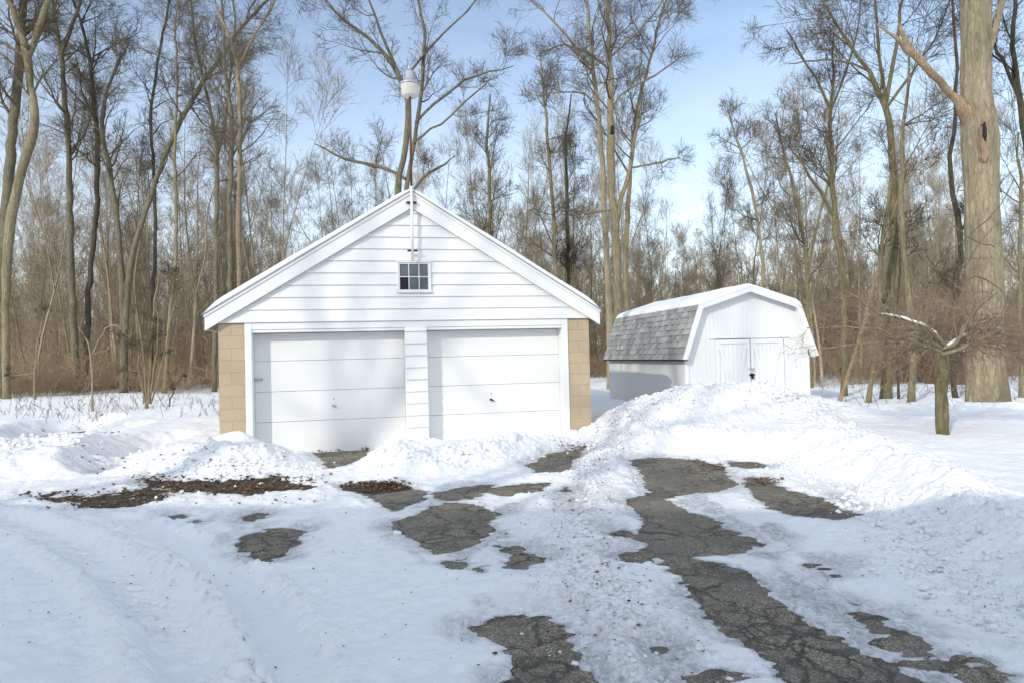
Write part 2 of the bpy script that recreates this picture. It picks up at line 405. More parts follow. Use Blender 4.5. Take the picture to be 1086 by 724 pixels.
def ground(x, y):
    near = (x > -14) & (x < 14) & (y > 1.2) & (y < 21)
    base = smooth_h(x, y)
    z = base+.05*fbm(x, y, 4, .9, 5)*sstep(400, 40, y)
    ice = np.zeros_like(x); dirt = np.zeros_like(x)
    X, Y = x[near], y[near]
    wob = .22*fbm(X, Y, 4, 1.1, 1)
    sd = sdpoly(X, Y, DRIVE)+wob
    H = z[near].copy()+.02*fbm(X, Y, 3, 4, 31)
    for a_, b_ in ((4.15, 10.0), (9.6, 13.9)):
        r_ = np.sqrt((X-a_)**2+(Y-b_)**2)+.12*fbm(X, Y, 3, 3, 8); rr_ = .30 if b_ < 12 else .75
        H = H+(.07 if b_ < 12 else .16)*np.exp(-((r_-rr_)/.22)**2)*(.3+vnoise(X*2.3, Y*2.3))
    # lower snow right in front of the garage doors
    c, s = math.cos(GYAW), math.sin(GYAW)
    t = (X-GX)*c+(Y-GY)*s; d = -(X-GX)*s+(Y-GY)*c
    frontm = sstep(-2.9, -2.2, t)*(1-sstep(2.6, 4.2, t))*sstep(-3.4, -2.4, d)*(1-sstep(.3, .8, d))
    Hf = .15+.08*sstep(-.6, -1.8, d)-.09*sstep(-.9, -.1, d)
    H = H*(1-frontm)+Hf*frontm
    # heaps and ploughed banks
    H = H+.60*gauss(X, Y, 4.15, 13.25, 1.25, .62, .12)+.16*gauss(X, Y, 2.5, 12.9, .8, .55, .2)+.10*gauss(X, Y, 5.8, 12.9, .8, .6, -.25)
    H = H+.16*gauss(X, Y, *gl(-3.0, -.35), .28, .25)+.06*gauss(X, Y, *gl(-3.6, -1.3), 1.0, .5)+.04*gauss(X, Y, *gl(-2.6, -1.4), .8, .35, GYAW)
    H = H+.07*gauss(X, Y, *gl(.6, -1.2), 2.0, .4, GYAW)
    bankL = dline(X, Y, PX([(-60, 480), (30, 472), (90, 470), (130, 478)], .3)); H = H+.10*np.exp(-(bankL/.55)**2)
    crest = dline(X, Y, PX([(860, 440), (910, 462), (960, 486), (1020, 516), (1100, 556), (1200, 620)], .42)); H = H+.11*np.exp(-(crest/.36)**2)-.15*sstep(7.5, 5.0, Y)*sstep(1.5, 3, X)
    rampd = sstep(.0, .75, sd)
    lumps = .085*fbm(X, Y, 5, 2.6, 9)+.075*np.abs(fbm(X, Y, 4, 5.5, 4))+.055*np.abs(fbm(X, Y, 4, 11, 6))
    lumps = lumps+.055*chunks(X, Y, 3.6, 1)+.05*chunks(X, Y, 7.5, 2)+.028*chunks(X, Y, 15, 3)-.03
    rough = np.exp(-((sd-.55)/.6)**2)*(.9)
    rough = np.maximum(rough, .9*gauss(X, Y, 4.1, 13.0, 1.9, .8, .1))
    rough = np.maximum(rough, .7*np.exp(-(bankL/.8)**2)); rough = np.maximum(rough, .9*np.exp(-(crest/.5)**2))
    rough = np.maximum(rough, .35*frontm*sstep(-1.0, -1.8, d))
    thin = .034+.012*fbm(X, Y, 4, 3.0, 2)+.010*fbm(X, Y, 4, 9.0, 8)
    # left foreground: deeper snow with curved wheel ruts
    deep = sdpoly(X, Y, PX([(-300, 560), (60, 540), (150, 552), (250, 590), (330, 640), (380, 724), (400, 900), (-300, 900)]))
    thin = thin+.12*sstep(.1, -.9, deep)
    for ln, w, dp in (([(-40, 545), (70, 590), (130, 630), (180, 680), (215, 760)], .16, .085), ([(130, 556), (210, 590), (262, 640), (300, 700), (320, 790)], .16, .09),
                      ([(740, 500), (800, 545), (880, 600), (960, 650), (1086, 720)], .22, .018), ([(640, 500), (650, 560), (700, 640), (780, 740)], .2, .012)):
        dl = dline(X, Y, PX(ln)); 
        tread = (.035*chunks(X, Y, 9, 4)*np.exp(-((dl-w*1.5)/(w*.7))**2)+.012*fbm(X, Y, 3, 9, 2)+.009*np.sign(np.sin(2*math.pi*((Y*.85-X*.5)/.085+dl*9)))*(dl < w*.75)*sstep(.25, .55, vnoise(X*1.7, Y*1.7)))*(dp > .05)
        thin = thin-dp*np.exp(-(dl/w)**4)+dp*.45*np.exp(-((dl-w*1.75)/(w*.5))**2)+tread
    thin = np.maximum(thin, .022+.008*fbm(X, Y, 3, 5, 3))
    # dirty lumpy windrow down the middle
    mid = dline(X, Y, PX([(655, 466), (632, 500), (612, 545), (628, 610), (665, 680), (700, 760)]))
    mm = np.exp(-(mid/.42)**2)
    thin = thin+mm*(.03+.04*np.abs(fbm(X, Y, 5, 6, 3))+.02*fbm(X, Y, 4, 14, 5)+.03*chunks(X, Y, 8, 7)*vnoise(X*2, Y*2)+.014*chunks(X, Y, 17, 8))
    Z = thin+(H+lumps*rough-thin)*rampd
    D = mm*1.0
    dirtarm = dline(X, Y, PX([(640, 470), (660, 452), (690, 440), (720, 432)], .35)); D = np.maximum(D, .9*np.exp(-(dirtarm/.35)**2))
    D = np.maximum(D, .35*gauss(X, Y, 4.1, 12.6, 1.8, .5))
    D = np.maximum(D, .45*np.exp(-(sdpoly(X, Y, PX([(20, 500), (180, 490), (340, 500), (340, 525), (180, 540), (20, 545)]))/.5).clip(0, 9)**2))
    # bare patches
    e = .085*fbm(X, Y, 5, 2.4, 12)+.075*fbm(X*.7, Y*1.2, 4, 12, 13)-.01
    hd = np.full(X.shape, 9.0)
    for hp in HOLES: hd = np.minimum(hd, sdpoly(X, Y, PX(hp)))
    for (a, b2, rx, ry) in SPOTS:
        cc = G(a, b2); ex = abs(G(a+rx, b2)[0]-cc[0]); ey = abs(G(a, b2-ry)[1]-cc[1])
        q = np.sqrt(((X-cc[0])/ex)**2+((Y-cc[1])/ey)**2); hd = np.minimum(hd, (q-1)*min(ex, ey))
    leafy = sstep(.5, .0, np.minimum(sdpoly(X, Y, PX(HOLES[1])), sdpoly(X, Y, PX(HOLES[2]))))
    hd = hd+e+leafy*(.10+.22*fbm(X, Y, 4, 5.5, 44))
    T = np.clip(np.where(hd > 0, hd*.11, hd*.16), -.05, 5.0)
    Tmax = Z
    Z2 = np.where(hd < .9, np.minimum(Tmax, T+np.maximum(0, hd-.12)*.6), Tmax)
    soil_lift = 0
    idm = np.full(X.shape, 9.0)
    for ip in ICE: idm = np.minimum(idm, sdpoly(X, Y, PX(ip)))
    icy = sstep(.12, -.15, idm+.14*fbm(X, Y, 5, 2.2, 20))*(1-rampd)
    edge = sstep(.30, .0, hd)*(hd > -.2)*sstep(-.25, .2, fbm(X, Y, 3, 1.7, 33))
    I = np.maximum(icy*(.25+.75*sstep(-.15, .15, fbm(X*.8, Y*.5, 5, 4.2, 21))), edge*.95); I = np.maximum(I, sstep(.075, .0, hd)*(hd > -.2)*1.0)
    # ice is thin and flat
    Z2 = np.where(icy > .3, np.minimum(Z2, .012+.006*fbm(X, Y, 3, 6, 2)+.02*(1-icy)), Z2)
    z[near] = Z2; ice[near] = I; dirt[near] = D
    # footprints across the left lawn
    return z, ice, dirt
def axis(segs):
    out = []
    for a, b, st in segs:
        n = max(1, int(round((b-a)/st))); out += list(a+(b-a)*np.arange(n)/n)
    return out+[segs[-1][1]]
xs = axis([(-400, -100, 30), (-100, -30, 5), (-30, -14, .8), (-14, -9, .10), (-9, -5, .035), (-5, 6, .018), (6, 9, .035), (9, 14, .10), (14, 30, .8), (30, 100, 5), (100, 400, 30)])
ys = axis([(-120, -20, 10), (-20, 1, 1.5), (1, 2.6, .1)]); ys.pop(); y = 2.6
while y < 15: ys.append(y); y += .011*(y/3.2)**1.35
while y < 21: ys.append(y); y += .11
while y < 60: ys.append(y); y += .8
while y < 600: ys.append(y); y *= 1.12
xs = np.array(xs); ys = np.array(ys)
XX, YY = np.meshgrid(xs, ys); nx, ny = len(xs), len(ys)
zz, ice, dirt = ground(XX.ravel(), YY.ravel())
V = np.stack([XX.ravel(), YY.ravel(), zz], 1)
ii = (np.arange(ny-1)[:, None]*nx+np.arange(nx-1)[None, :]).ravel()
me = np_mesh('snow_ground', V, np.stack([ii, ii+1, ii+nx+1, ii+nx], 1))
for nm, arr in (('ice', ice), ('dirt', dirt)):
    at_ = me.attributes.new(nm, 'FLOAT', 'POINT'); at_.data.foreach_set('value', arr.astype(np.float32))
tag(link('ground', me, SNOW), kind='structure')
def hz(x, y):
    return float(smooth_h(np.array([float(x)]), np.array([float(y)]))[0])
_gi = lambda x, y: (min(max(int(np.searchsorted(ys, y)), 0), ny-1), min(max(int(np.searchsorted(xs, x)), 0), nx-1))
zgrid = zz.reshape(ny, nx)
def gz(x, y):
    i, j = _gi(x, y); return float(zgrid[i, j])
# driveway and soil sheets
def sheet(name, pts, z, mat):
    me = bpy.data.meshes.new(name); me.from_pydata([(a, b, z) for a, b in pts], [], [list(range(len(pts)))]); me.update()
    if me.polygons[0].normal.z < 0: me.flip_normals()
    return tag(link(name, me, mat), kind='structure')
sheet('driveway', [(-9.5, 1.3), (9.5, 1.3), (9.5, 12.9), gl(3.2, .12), gl(-2.9, .12), (-9.5, 11.4)], 0.0, ASPH)
sheet('soil', PX([(-40, 556), (-40, 500), (140, 500), (348, 500), (352, 516), (330, 524), (200, 534), (110, 556)]), .004, SOIL)
sheet('soil', PX([(350, 518), (362, 508), (440, 508), (436, 519), (395, 524)]), .004, SOIL)
sheet('soil', PX([(20, 486), (20, 452), (120, 452), (120, 486)]), .004, SOIL)

# ------------------------------------------------------------------ trees
def tubes(P, Rr, K):
    """P (N,S,3), Rr (N,S) -> verts, quads"""
    N, S, _ = P.shape
    T = np.empty_like(P); T[:, 1:-1] = P[:, 2:]-P[:, :-2]; T[:, 0] = P[:, 1]-P[:, 0]; T[:, -1] = P[:, -1]-P[:, -2]
    T /= np.linalg.norm(T, axis=2, keepdims=True)+1e-9
    m = P[:, -1]-P[:, 0]; m /= np.linalg.norm(m, axis=1, keepdims=True)+1e-9
    ref = np.cross(m, np.where(np.abs(m[:, 2:3]) > .8, [[1., 0, 0]], [[0, 0, 1.]])); ref /= np.linalg.norm(ref, axis=1, keepdims=True)+1e-9
    U = ref[:, None]-(ref[:, None]*T).sum(2, keepdims=True)*T; U /= np.linalg.norm(U, axis=2, keepdims=True)+1e-9
    W = np.cross(T, U)
    a = np.arange(K)*2*math.pi/K
    V = P[:, :, None]+(U[:, :, None]*np.cos(a)[None, None, :, None]+W[:, :, None]*np.sin(a)[None, None, :, None])*Rr[:, :, None, None]
    b = (np.arange(N)[:, None, None]*S+np.arange(S-1)[None, :, None])*K
    k = np.arange(K)[None, None, :]; k2 = (k+1) % K
    q = np.stack([b+k, b+k2, b+K+k2, b+K+k], -1)
    return V.reshape(-1, 3), q.reshape(-1, 4)
def join(parts):
    vs, qs, o = [], [], 0
    for v, q in parts: vs.append(v); qs.append(q+o); o += len(v)
    return np.concatenate(vs), np.concatenate(qs)
def resample(pts, rad, S):
    pts = np.array(pts, float); rad = np.array(rad, float)
    L = np.r_[0, np.cumsum(np.linalg.norm(np.diff(pts, axis=0), axis=1))]
    u = np.linspace(0, L[-1], S)
    # Catmull-Rom-ish smoothing by interpolating then blurring lightly
    P = np.stack([np.interp(u, L, pts[:, i]) for i in range(3)], 1); Rr = np.interp(u, L, rad)
    for _ in range(2): P[1:-1] = (P[:-2]+2*P[1:-1]+P[2:])/4
    return P, Rr
def grow(rng, P, Rr, counts, t0, t1, ang, L, rf, S, wig=.18, up=.06, rmin=.004, taper=.25, lenpow=.6):
    """children of the branches P: counts per branch, start along [t0,t1]"""
    N, SP, _ = P.shape
    idx = np.repeat(np.arange(N), counts)
    M = len(idx)
    t = t0+(t1-t0)*rng.rand(M)
    f = t*(SP-1); i = np.minimum(f.astype(int), SP-2); w = (f-i)[:, None]
    p = P[idx, i]*(1-w)+P[idx, i+1]*w
    r0 = Rr[idx, i]*(1-w[:, 0])+Rr[idx, i+1]*w[:, 0]
    tg = P[idx, i+1]-P[idx, i]; tg /= np.linalg.norm(tg, axis=1, keepdims=True)+1e-9
    rd = rng.randn(M, 3); rd -= (rd*tg).sum(1, keepdims=True)*tg; rd /= np.linalg.norm(rd, axis=1, keepdims=True)+1e-9
    a = ang*(.65+.7*rng.rand(M))[:, None]
    d = np.cos(a)*tg+np.sin(a)*rd
    ln = L*(.55+.75*rng.rand(M))*np.maximum(.25, (1-lenpow*t))
    if isinstance(L, np.ndarray): pass
    step = (ln/(S-1))[:, None]
    r = np.maximum(rmin, np.minimum(r0*.8, r0*rf*(.7+.6*rng.rand(M))))
    Q = np.empty((M, S, 3)); Q[:, 0] = p
    for s in range(1, S):
        d = d+wig*rng.randn(M, 3); d[:, 2] += up; d /= np.linalg.norm(d, axis=1, keepdims=True)
        Q[:, s] = Q[:, s-1]+d*step
    u = np.linspace(0, 1, S)[None, :]
    RR = np.maximum(rmin*.8, r[:, None]*(1-(1-taper)*u))
    return Q, RR
def mesh_of(name, parts):
    v, q = join(parts); return np_mesh(name, v, q)
def ridged(P, Rr, K, amp, seed=1):
    v, q = tubes(P[None], Rr[None], K); S = len(P); c = np.repeat(P, K, 0); d = v-c; n = np.linalg.norm(d, axis=1, keepdims=True)+1e-9
    a = np.tile(np.arange(K)*2*math.pi/K, S); h = c[:, 2]
    f = fbm(np.cos(a)*9+h*.25+20, np.sin(a)*9+h*.9, 4, 1.0, seed)+.6*fbm(np.cos(a)*2+h*.5, np.sin(a)*2+h*.4+9, 3, 1, seed+3)
    return v+d/n*(amp*f[:, None]), q
def stem_tubes(P, Rr, K=10, rng=None, knot=.08):
    if rng is not None:
        n = len(Rr); Rr = Rr*(1+knot*(np.convolve(rng.randn(n+4), np.ones(3)/3, 'same')[2:-2]))
    return tubes(P[None], Rr[None], K)
def crown_parts(rng, stems, dens=1.0, first=.35, L1=3.2, ang=.85, up=.07, rmin=.0045, deep=True, wig=.16):
    """stems: list of (P,R) arrays; returns tube parts of limbs, branches and twigs"""
    out = []
    for P, Rr, t0 in stems:
        L0 = L1; SL = np.linalg.norm(P[-1]-P[0])
        n1 = max(2, int(round(dens*SL*1.25)))
        A, RA = grow(rng, P[None], Rr[None], [n1], t0, .98, ang, min(L1, .5*SL), .42, 9, wig, up, rmin*2, .2, .45)
        out.append(tubes(A, RA, 5))
        B, RB = grow(rng, A, RA, [7]*len(A), .15, .98, .8, min(L1, .5*SL)*.50, .5, 6, wig*1.15, up, rmin*1.3, .3)
        out.append(tubes(B, RB, 4))
        C_, RC = grow(rng, B, RB, [6]*len(B), .15, 1, .75, L1*.27, .6, 4, wig*1.2, up*.8, rmin, .5)
        out.append(tubes(C_, RC, 3))
        if deep:
            D, RD = grow(rng, C_, RC, [4]*len(C_), .2, 1, .7, L1*.14, .8, 3, .2, .03, rmin*.75, .6)
            out.append(tubes(D, RD, 3))
    return out
def tree(name, label, cat, stems, Y, bark, seed, dens=1.0, L1=3.0, rmin=None, t0=.35, ext=4.0, ang=.85, up=.07, group=None, base=True, extra=None, crownbark=None, flare=1.35):
    """stems: list of (trace [(px,py,w)..], first-branch fraction or None). The first starts at the ground."""
    rng = np.random.RandomState(seed)
    ppm = F/Y; tr = []; cr = []; root = None
    for si, st in enumerate(stems):
        tc = st[0]; f0 = st[1] if len(st) > 1 and st[1] is not None else t0
        pts = [at(a, b, Y) for a, b, w in tc]; rad = [w*(.39 if w < 20 else .475)/ppm for a, b, w in tc]
        off = 0.0
        if si: 
            yo = rng.uniform(-.6, .6)
            for k in range(1, len(pts)): pts[k] = pts[k]+np.array([0, yo*k/len(pts), 0])
        if si == 0 and base:
            x, y = pts[0][0], Y; g = min(gz(x, y), hz(x, y)+.6)
            pts[0] = np.array([x, y, g-.15]); root = (x, y, g)
            p1 = pts[0]+(pts[1]-pts[0])*min(.3, .5/np.linalg.norm(pts[1]-pts[0]))
            pts.insert(1, p1); r = rad[0]; rad[0] = r*flare; rad.insert(1, r*1.04)
        if tc[-1][1] < 25 and ext:      # goes on above the frame
            d = pts[-1]-pts[-2]; d /= np.linalg.norm(d); d = d*.7+np.array([0, 0, .5]); r = rad[-1]
            for k in (1, 2, 3): pts.append(pts[-1]+d*ext/3+rng.randn(3)*.25); rad.append(max(.012, r*(1-.3*k)))
        else:
            rad[-1] = max(.012, rad[-1]*.6)
        S = max(10, int(np.linalg.norm(np.diff(np.array(pts), axis=0), axis=1).sum()/(.45 if rad[0] < .35 else .05)))
        P, Rr = resample(pts, rad, S); P[2:-1] += rng.randn(S-3, 3)*(.018 if S < 200 else 0)
        tr.append(ridged(P, Rr, 72, .034) if rad[0] > .35 else stem_tubes(P, Rr, 12 if ppm*rad[0] > 4 else 8, rng)); cr.append((P, Rr, f0))
    if root is None: root = (pts[0][0], Y, 0)
    e = empty(name, root)
    tag(e, label, cat, group)
    sh = np.array(root)
    parts = crown_parts(rng, cr, dens, L1=L1, ang=ang, up=up, rmin=rmin or max(.0045, .135/ppm))
    v, q = join(tr); link('trunk', np_mesh('trunk', v-sh, q), BK[bark], e)
    v, q = join(parts); link('crown', np_mesh('crown', v-sh, q), BK[crownbark or ('dark' if bark == 'dark' else 'twig')], e)
    if extra: extra(e, sh)
    return e
# hero trees, traced stem by stem; depths from where their feet meet the snow
def dep(px, py, h=.38): return G(px, py, h)[1]
GT = 'tall bare trees at the wood edge'
def T(label, stems, Y, bark, seed, **k):
    return tree('bare_tree', label, 'tree', stems, Y, bark, seed, group=GT, **k)
T('dark thick trunk at the left picture edge, standing straight behind a pale crooked one', [([(2, 417, 12), (2, 300, 12), (9, 188, 13), (15, 122, 12), (21, 61, 11), (24, 0, 9)], .55)], 27.2, 'grey', 1, dens=1.0, L1=3.2)
T('pale tan crooked trunk forking near the top at the far left', [([(7, 416, 9), (6, 300, 10), (11, 235, 12), (18, 197, 12), (33, 152, 11), (40, 122, 10), (31, 91, 9), (30, 61, 11), (20, 25, 7), (8, 0, 6)], .6), ([(30, 61, 7), (38, 40, 9), (46, 15, 8), (50, 0, 7)], .3), ([(30, 62, 4), (14, 52, 4), (-6, 40, 3)], .4)], 26.5, 'tan', 2, dens=.8, L1=3.0)
T('straight slim grey tree with a high fork, rising out of rusty brush on the left', [([(82, 398, 9), (78, 340, 8.5), (74, 219, 8), (72, 137, 7), (67, 85, 6), (65, 58, 6), (58, 20, 4.5), (54, 0, 4)], .45), ([(65, 58, 5), (74, 30, 5), (82, 0, 4)], .3)], 30.5, 'grey', 3, dens=1.0, L1=3.4)
T('slim dark tree curving left towards its foot, third from the leaning trunk', [([(90, 398, 7.5), (94, 305, 7), (103, 223, 7), (102, 175, 6.5), (105, 146, 6.5), (100, 115, 5.5), (97, 73, 5), (86, 20, 4), (76, 0, 3.5)], .45)], 31, 'dark', 4, dens=1.0, L1=3.4)
T('dark tree that shares its foot with a long trunk leaning right over the garage side', [([(131, 408, 10), (132, 350, 9), (129, 289, 7.5), (122, 215, 7), (112, 158, 6), (106, 140, 5.5), (112, 100, 5), (124, 66, 4), (138, 45, 3)], .5), ([(133, 350, 8), (138, 277, 7.5), (160, 212, 7), (180, 155, 6.5), (205, 109, 6), (226, 79, 5.5), (245, 52, 5), (268, 22, 4), (292, 2, 3)], .45)], 28.8, 'grey', 5, dens=.9, L1=2.8)
T('thin wavering dark tree between the leaning trunk and the garage, first of two', [([(161, 402, 5.5), (160, 340, 5), (165, 274, 5), (164, 200, 4.5), (159, 122, 4), (168, 61, 3.5), (179, 6, 3)], .35)], 30, 'dark', 6, dens=.8, L1=2.6)
T('slim brown tree with bright foot standing in open snow left of the garage', [([(174, 411, 6.5), (181, 331, 5.5), (187, 274, 5), (187, 215, 4.5), (185, 165, 4), (188, 91, 3.5), (185, 20, 2.5)], .4)], 28.4, 'tan', 7, dens=.8, L1=2.4)
T('dark upright tree just left of the garage eave with a narrow fork', [([(227, 408, 7), (229, 300, 6.5), (230, 213, 6), (230, 152, 5.5), (222, 110, 4), (210, 60, 3), (202, 10, 2.5)], .4), ([(230, 170, 4), (240, 120, 4), (246, 70, 3), (250, 10, 2.5)], .2)], 29, 'grey', 8, dens=.9, L1=2.8)
T('grey brown tree rising behind the garage roof left slope', [([(243, 408, 7), (244, 300, 7), (244, 213, 7), (246, 122, 6), (238, 76, 4.5), (236, 10, 3)], .45)], 27, 'grey', 9, dens=.9, L1=2.8)
T('pinkish tan smooth trunk nearest the garage roof left slope', [([(256, 408, 7), (254, 290, 7), (253, 219, 7), (255, 137, 6), (252, 61, 5), (240, 30, 3.5), (228, 8, 3)], .45), ([(252, 75, 4), (270, 40, 3.5), (296, 8, 3)], .2)], 24.5, 'red', 10, dens=1.1, L1=2.6, crownbark='grey')
# tree behind the garage ridge
T('wide forked tree with crooked low limbs behind the garage ridge', [
    ([(420, 400, 14), (421, 260, 11), (422, 197, 9), (428, 165, 8), (434, 137, 7.5), (434, 106, 6), (426, 85, 5.5), (406, 52, 5), (373, 27, 4), (345, 9, 3)], .55),
    ([(428, 230, 6), (431, 188, 6), (438, 152, 5.5), (443, 122, 5.5), (447, 76, 5), (451, 36, 4.5), (444, 0, 3.5)], .35),
    ([(430, 190, 4.5), (420, 183, 4.5), (406, 175, 4.5), (391, 173, 4), (361, 166, 3.5), (330, 149, 2.5)], .2),
    ([(441, 130, 4), (455, 112, 4), (470, 103, 4), (482, 92, 3.5), (494, 79, 3.2), (515, 78, 2.6), (545, 68, 2)], .2),
    ([(436, 205, 4), (446, 193, 4), (458, 182, 3.6), (470, 179, 3.2), (484, 168, 2.5)], .2),
    ([(426, 85, 4.5), (415, 60, 4), (404, 40, 3.5), (398, 15, 3), (392, 0, 2.5)], .3),
    ([(427, 88, 4), (440, 66, 4), (462, 40, 3.5), (484, 18, 3), (505, 0, 2.5)], .3),
    ([(438, 152, 3), (455, 138, 3), (478, 122, 2.6), (500, 98, 2.2), (520, 80, 1.8)], .2)], 21, 'grey', 11, dens=.7, L1=2.2, t0=.5, ext=2.5)
# trees between garage and shed
def hole(e, sh):
    Yh = 23.1; p = at(648.5, 140, Yh)
    m = MB(); m.hexa([(p[0]-.06-sh[0], p[1]-.24-sh[1], p[2]-.10-sh[2]), (p[0]+.06-sh[0], p[1]-.24-sh[1], p[2]-.12-sh[2]), (p[0]+.05-sh[0], p[1]-.22-sh[1], p[2]+.16-sh[2]), (p[0]-.04-sh[0], p[1]-.22-sh[1], p[2]+.13-sh[2])],
                     [(p[0]-.06-sh[0], p[1]-.05-sh[1], p[2]-.10-sh[2]), (p[0]+.06-sh[0], p[1]-.05-sh[1], p[2]-.12-sh[2]), (p[0]+.05-sh[0], p[1]-.05-sh[1], p[2]+.16-sh[2]), (p[0]-.04-sh[0], p[1]-.05-sh[1], p[2]+.13-sh[2])])
    m.build('hollow', DARKIN, e)
T('tall mottled tree with a dark hollow and a forked broken limb, right of the garage', [
    ([(657, 406, 12), (656, 334, 11), (655, 281, 10.5), (652, 229, 10), (647, 176, 10), (648, 150, 11), (648, 97, 7.5), (646, 55, 6.5), (644, 0, 5.5)], .5),
    ([(654, 240, 7), (656, 218, 6.5), (661, 200, 6), (671, 179, 5.5), (672, 155, 5), (675, 133, 4.5), (682, 103, 4.5)], .5),
    ([(650, 223, 4), (636, 223, 3.6), (623, 230, 3.2), (608, 223, 3), (600, 221, 2.6), (593, 229, 2)], .7),
    ([(670, 178, 3), (690, 175, 3), (708, 169, 2.5), (722, 166, 2)], .6),
    ([(647, 120, 3.5), (660, 95, 3), (690, 82, 2.6), (722, 60, 2)], .2),
    ([(648, 60, 3.5), (665, 45, 3), (688, 22, 2.6), (702, 0, 2)], .2)], 24, 'tan', 12, dens=.85, L1=2.8, extra=hole)
T('pale upright trunk close beside the mottled hollow tree, on its left', [([(647, 404, 9), (646, 334, 8.5), (644, 281, 8), (640, 216, 7.5), (639, 166, 7), (636, 138, 6.5), (630, 83, 5.5), (625, 28, 4.5), (623, 0, 4)], .5),
    ([(628, 78, 4), (612, 55, 3.6), (595, 32, 3), (575, 15, 2.6), (560, 8, 2)], .2), ([(640, 120, 3), (620, 98, 2.6), (592, 100, 2.2), (560, 104, 1.8)], .2), ([(632, 60, 2.8), (610, 46, 2.6), (588, 44, 2.2), (576, 58, 1.6)], .5)], 25, 'pale', 13, dens=.9, L1=2.8)
T('brown trunk half hidden behind the hollow tree on its right', [([(668, 403, 8), (665, 330, 7.5), (663, 281, 7), (668, 189, 6), (674, 120, 4.5), (690, 60, 3.5), (704, 5, 3)], .4)], 28, 'tan', 14, dens=1.1, L1=3)
T('slender straight tree over the garage roof right slope', [([(590, 400, 5.5), (589, 286, 5), (588, 255, 5), (585, 202, 4.5), (581, 150, 4), (576, 90, 3), (572, 50, 2.2)], .35)], 30, 'tan', 15, dens=.9, L1=2.2)
T('dark slender tree halfway between the garage roof edge and the hollow tree', [([(604, 400, 4.5), (603, 300, 4.5), (601, 215, 4), (600, 150, 3.5), (606, 100, 2.6)], .3)], 31, 'dark', 16, dens=.8, L1=2.0)
T('thin greenish tree rising above the middle of the garage right slope', [([(521, 400, 5), (520, 250, 4.5), (519, 189, 4.5), (516, 140, 3.5), (520, 100, 2.6)], .3)], 31, 'olive', 17, dens=.9, L1=2.2)
# behind / right of shed
T('light grey thin tree above the left half of the shed roof', [([(811, 405, 5.5), (809, 274, 5), (800, 212, 4.2), (792, 180, 3.8), (784, 157, 3.4), (772, 115, 2.4)], .3)], 30, 'pale', 18, dens=.9, L1=2.0)
T('yellowish grey tree above the right end of the shed roof', [([(860, 412, 7), (857, 324, 6), (855, 269, 5.5), (843, 200, 4.5), (832, 165, 3.8), (822, 120, 3)], .35), ([(856, 290, 4), (868, 230, 3.6), (880, 190, 3), (884, 150, 2.4)], .3)], 27, 'olive', 19, dens=.9, L1=2.4)
T('brown slim tree just right of the shed with a wide round crown', [([(895, 420, 8), (895, 333, 8), (892, 266, 7.5), (885, 232, 7), (880, 166, 5), (881, 116, 5), (885, 80, 4), (884, 40, 3)], .5), ([(885, 230, 5), (872, 212, 4.5), (862, 200, 4), (845, 178, 3), (828, 158, 2.2)], .3), ([(881, 118, 4), (868, 85, 3.4), (850, 55, 2.8), (836, 30, 2)], .2), ([(881, 118, 3.5), (894, 88, 3.2), (905, 50, 2.6), (912, 15, 2)], .2)], 18.2, 'olive', 20, dens=.95, L1=2.5)
T('stout olive tree with a fan of limbs, between the shed and the giant trunk', [([(939, 422, 13), (944, 333, 11.5), (949, 239, 10.5), (949, 182, 9.5), (942, 120, 8.5), (939, 103, 8), (926, 84, 6), (911, 62, 5), (889, 30, 4), (872, 5, 3)], .5),
    ([(940, 108, 6), (946, 73, 5.5), (952, 40, 4.5), (957, 10, 4)], .2), ([(939, 105, 5), (932, 70, 4.5), (926, 35, 4), (918, 0, 3)], .2), ([(942, 112, 4.5), (960, 88, 4), (972, 70, 3.4), (990, 50, 2.6), (1005, 20, 2)], .2), ([(920, 75, 3.5), (895, 62, 3), (865, 62, 2.6), (838, 66, 2)], .1)], 17.0, 'olive', 21, dens=.95, L1=2.7)
T('thin reddish trunk leaning steeply right, its foot in the snow beside the shed', [([(888, 427, 5), (906, 376, 4.6), (930, 290, 4.2), (948, 226, 3.6), (962, 180, 2.6)], .6)], 16.0, 'bare', 22, dens=.5, L1=1.6)
T('slim pale tree between the leaning reddish trunk and the stout olive one', [([(920, 427, 6), (930, 349, 5.5), (935, 266, 5), (943, 206, 4.5), (948, 150, 3.4)], .5)], 15.8, 'tan', 23, dens=.5, L1=1.6)
T('smooth pale trunk standing in the snow left of the small pollard trunk', [([(966, 427, 9), (968, 342, 8.5), (959, 286, 7.5), (955, 207, 6.5), (957, 150, 5), (964, 90, 4), (968, 40, 3)], .5), ([(958, 280, 3.4), (975, 262, 3.2), (995, 285, 2.6), (1015, 302, 2)], .6)], 15.4, 'tan', 24, dens=.7, L1=2.4)
T('blackish bent trunk close to the left of the giant tree', [([(1015, 428, 7), (1006, 380, 8), (1007, 338, 8.5), (1013, 315, 7.5), (1021, 297, 7.5), (1019, 237, 7.5), (1005, 199, 6.5), (1008, 155, 5.5), (1016, 122, 5), (1013, 60, 4), (1010, 0, 3)], .6), ([(1019, 245, 4), (1026, 228, 3)], .6)], 15.0, 'dark', 25, dens=.7, L1=2.2)
T('dark forked tree at the right picture edge, its trunk outside the picture higher up', [([(1110, 425, 10), (1100, 250, 9), (1090, 160, 8), (1080, 99, 7.5), (1075, 50, 6), (1073, 0, 5)], .5), ([(1082, 108, 5), (1068, 72, 4.5), (1055, 52, 4), (1048, 30, 3)], .4)], 16, 'dark', 26, dens=.6, L1=2.6)
T('slim brown tree at the right edge in front of the low grey house', [([(1083, 424, 5), (1081, 300, 4.6), (1083, 200, 4), (1080, 140, 3)], .4)], 15.6, 'tan', 27, dens=.9, L1=2.2)
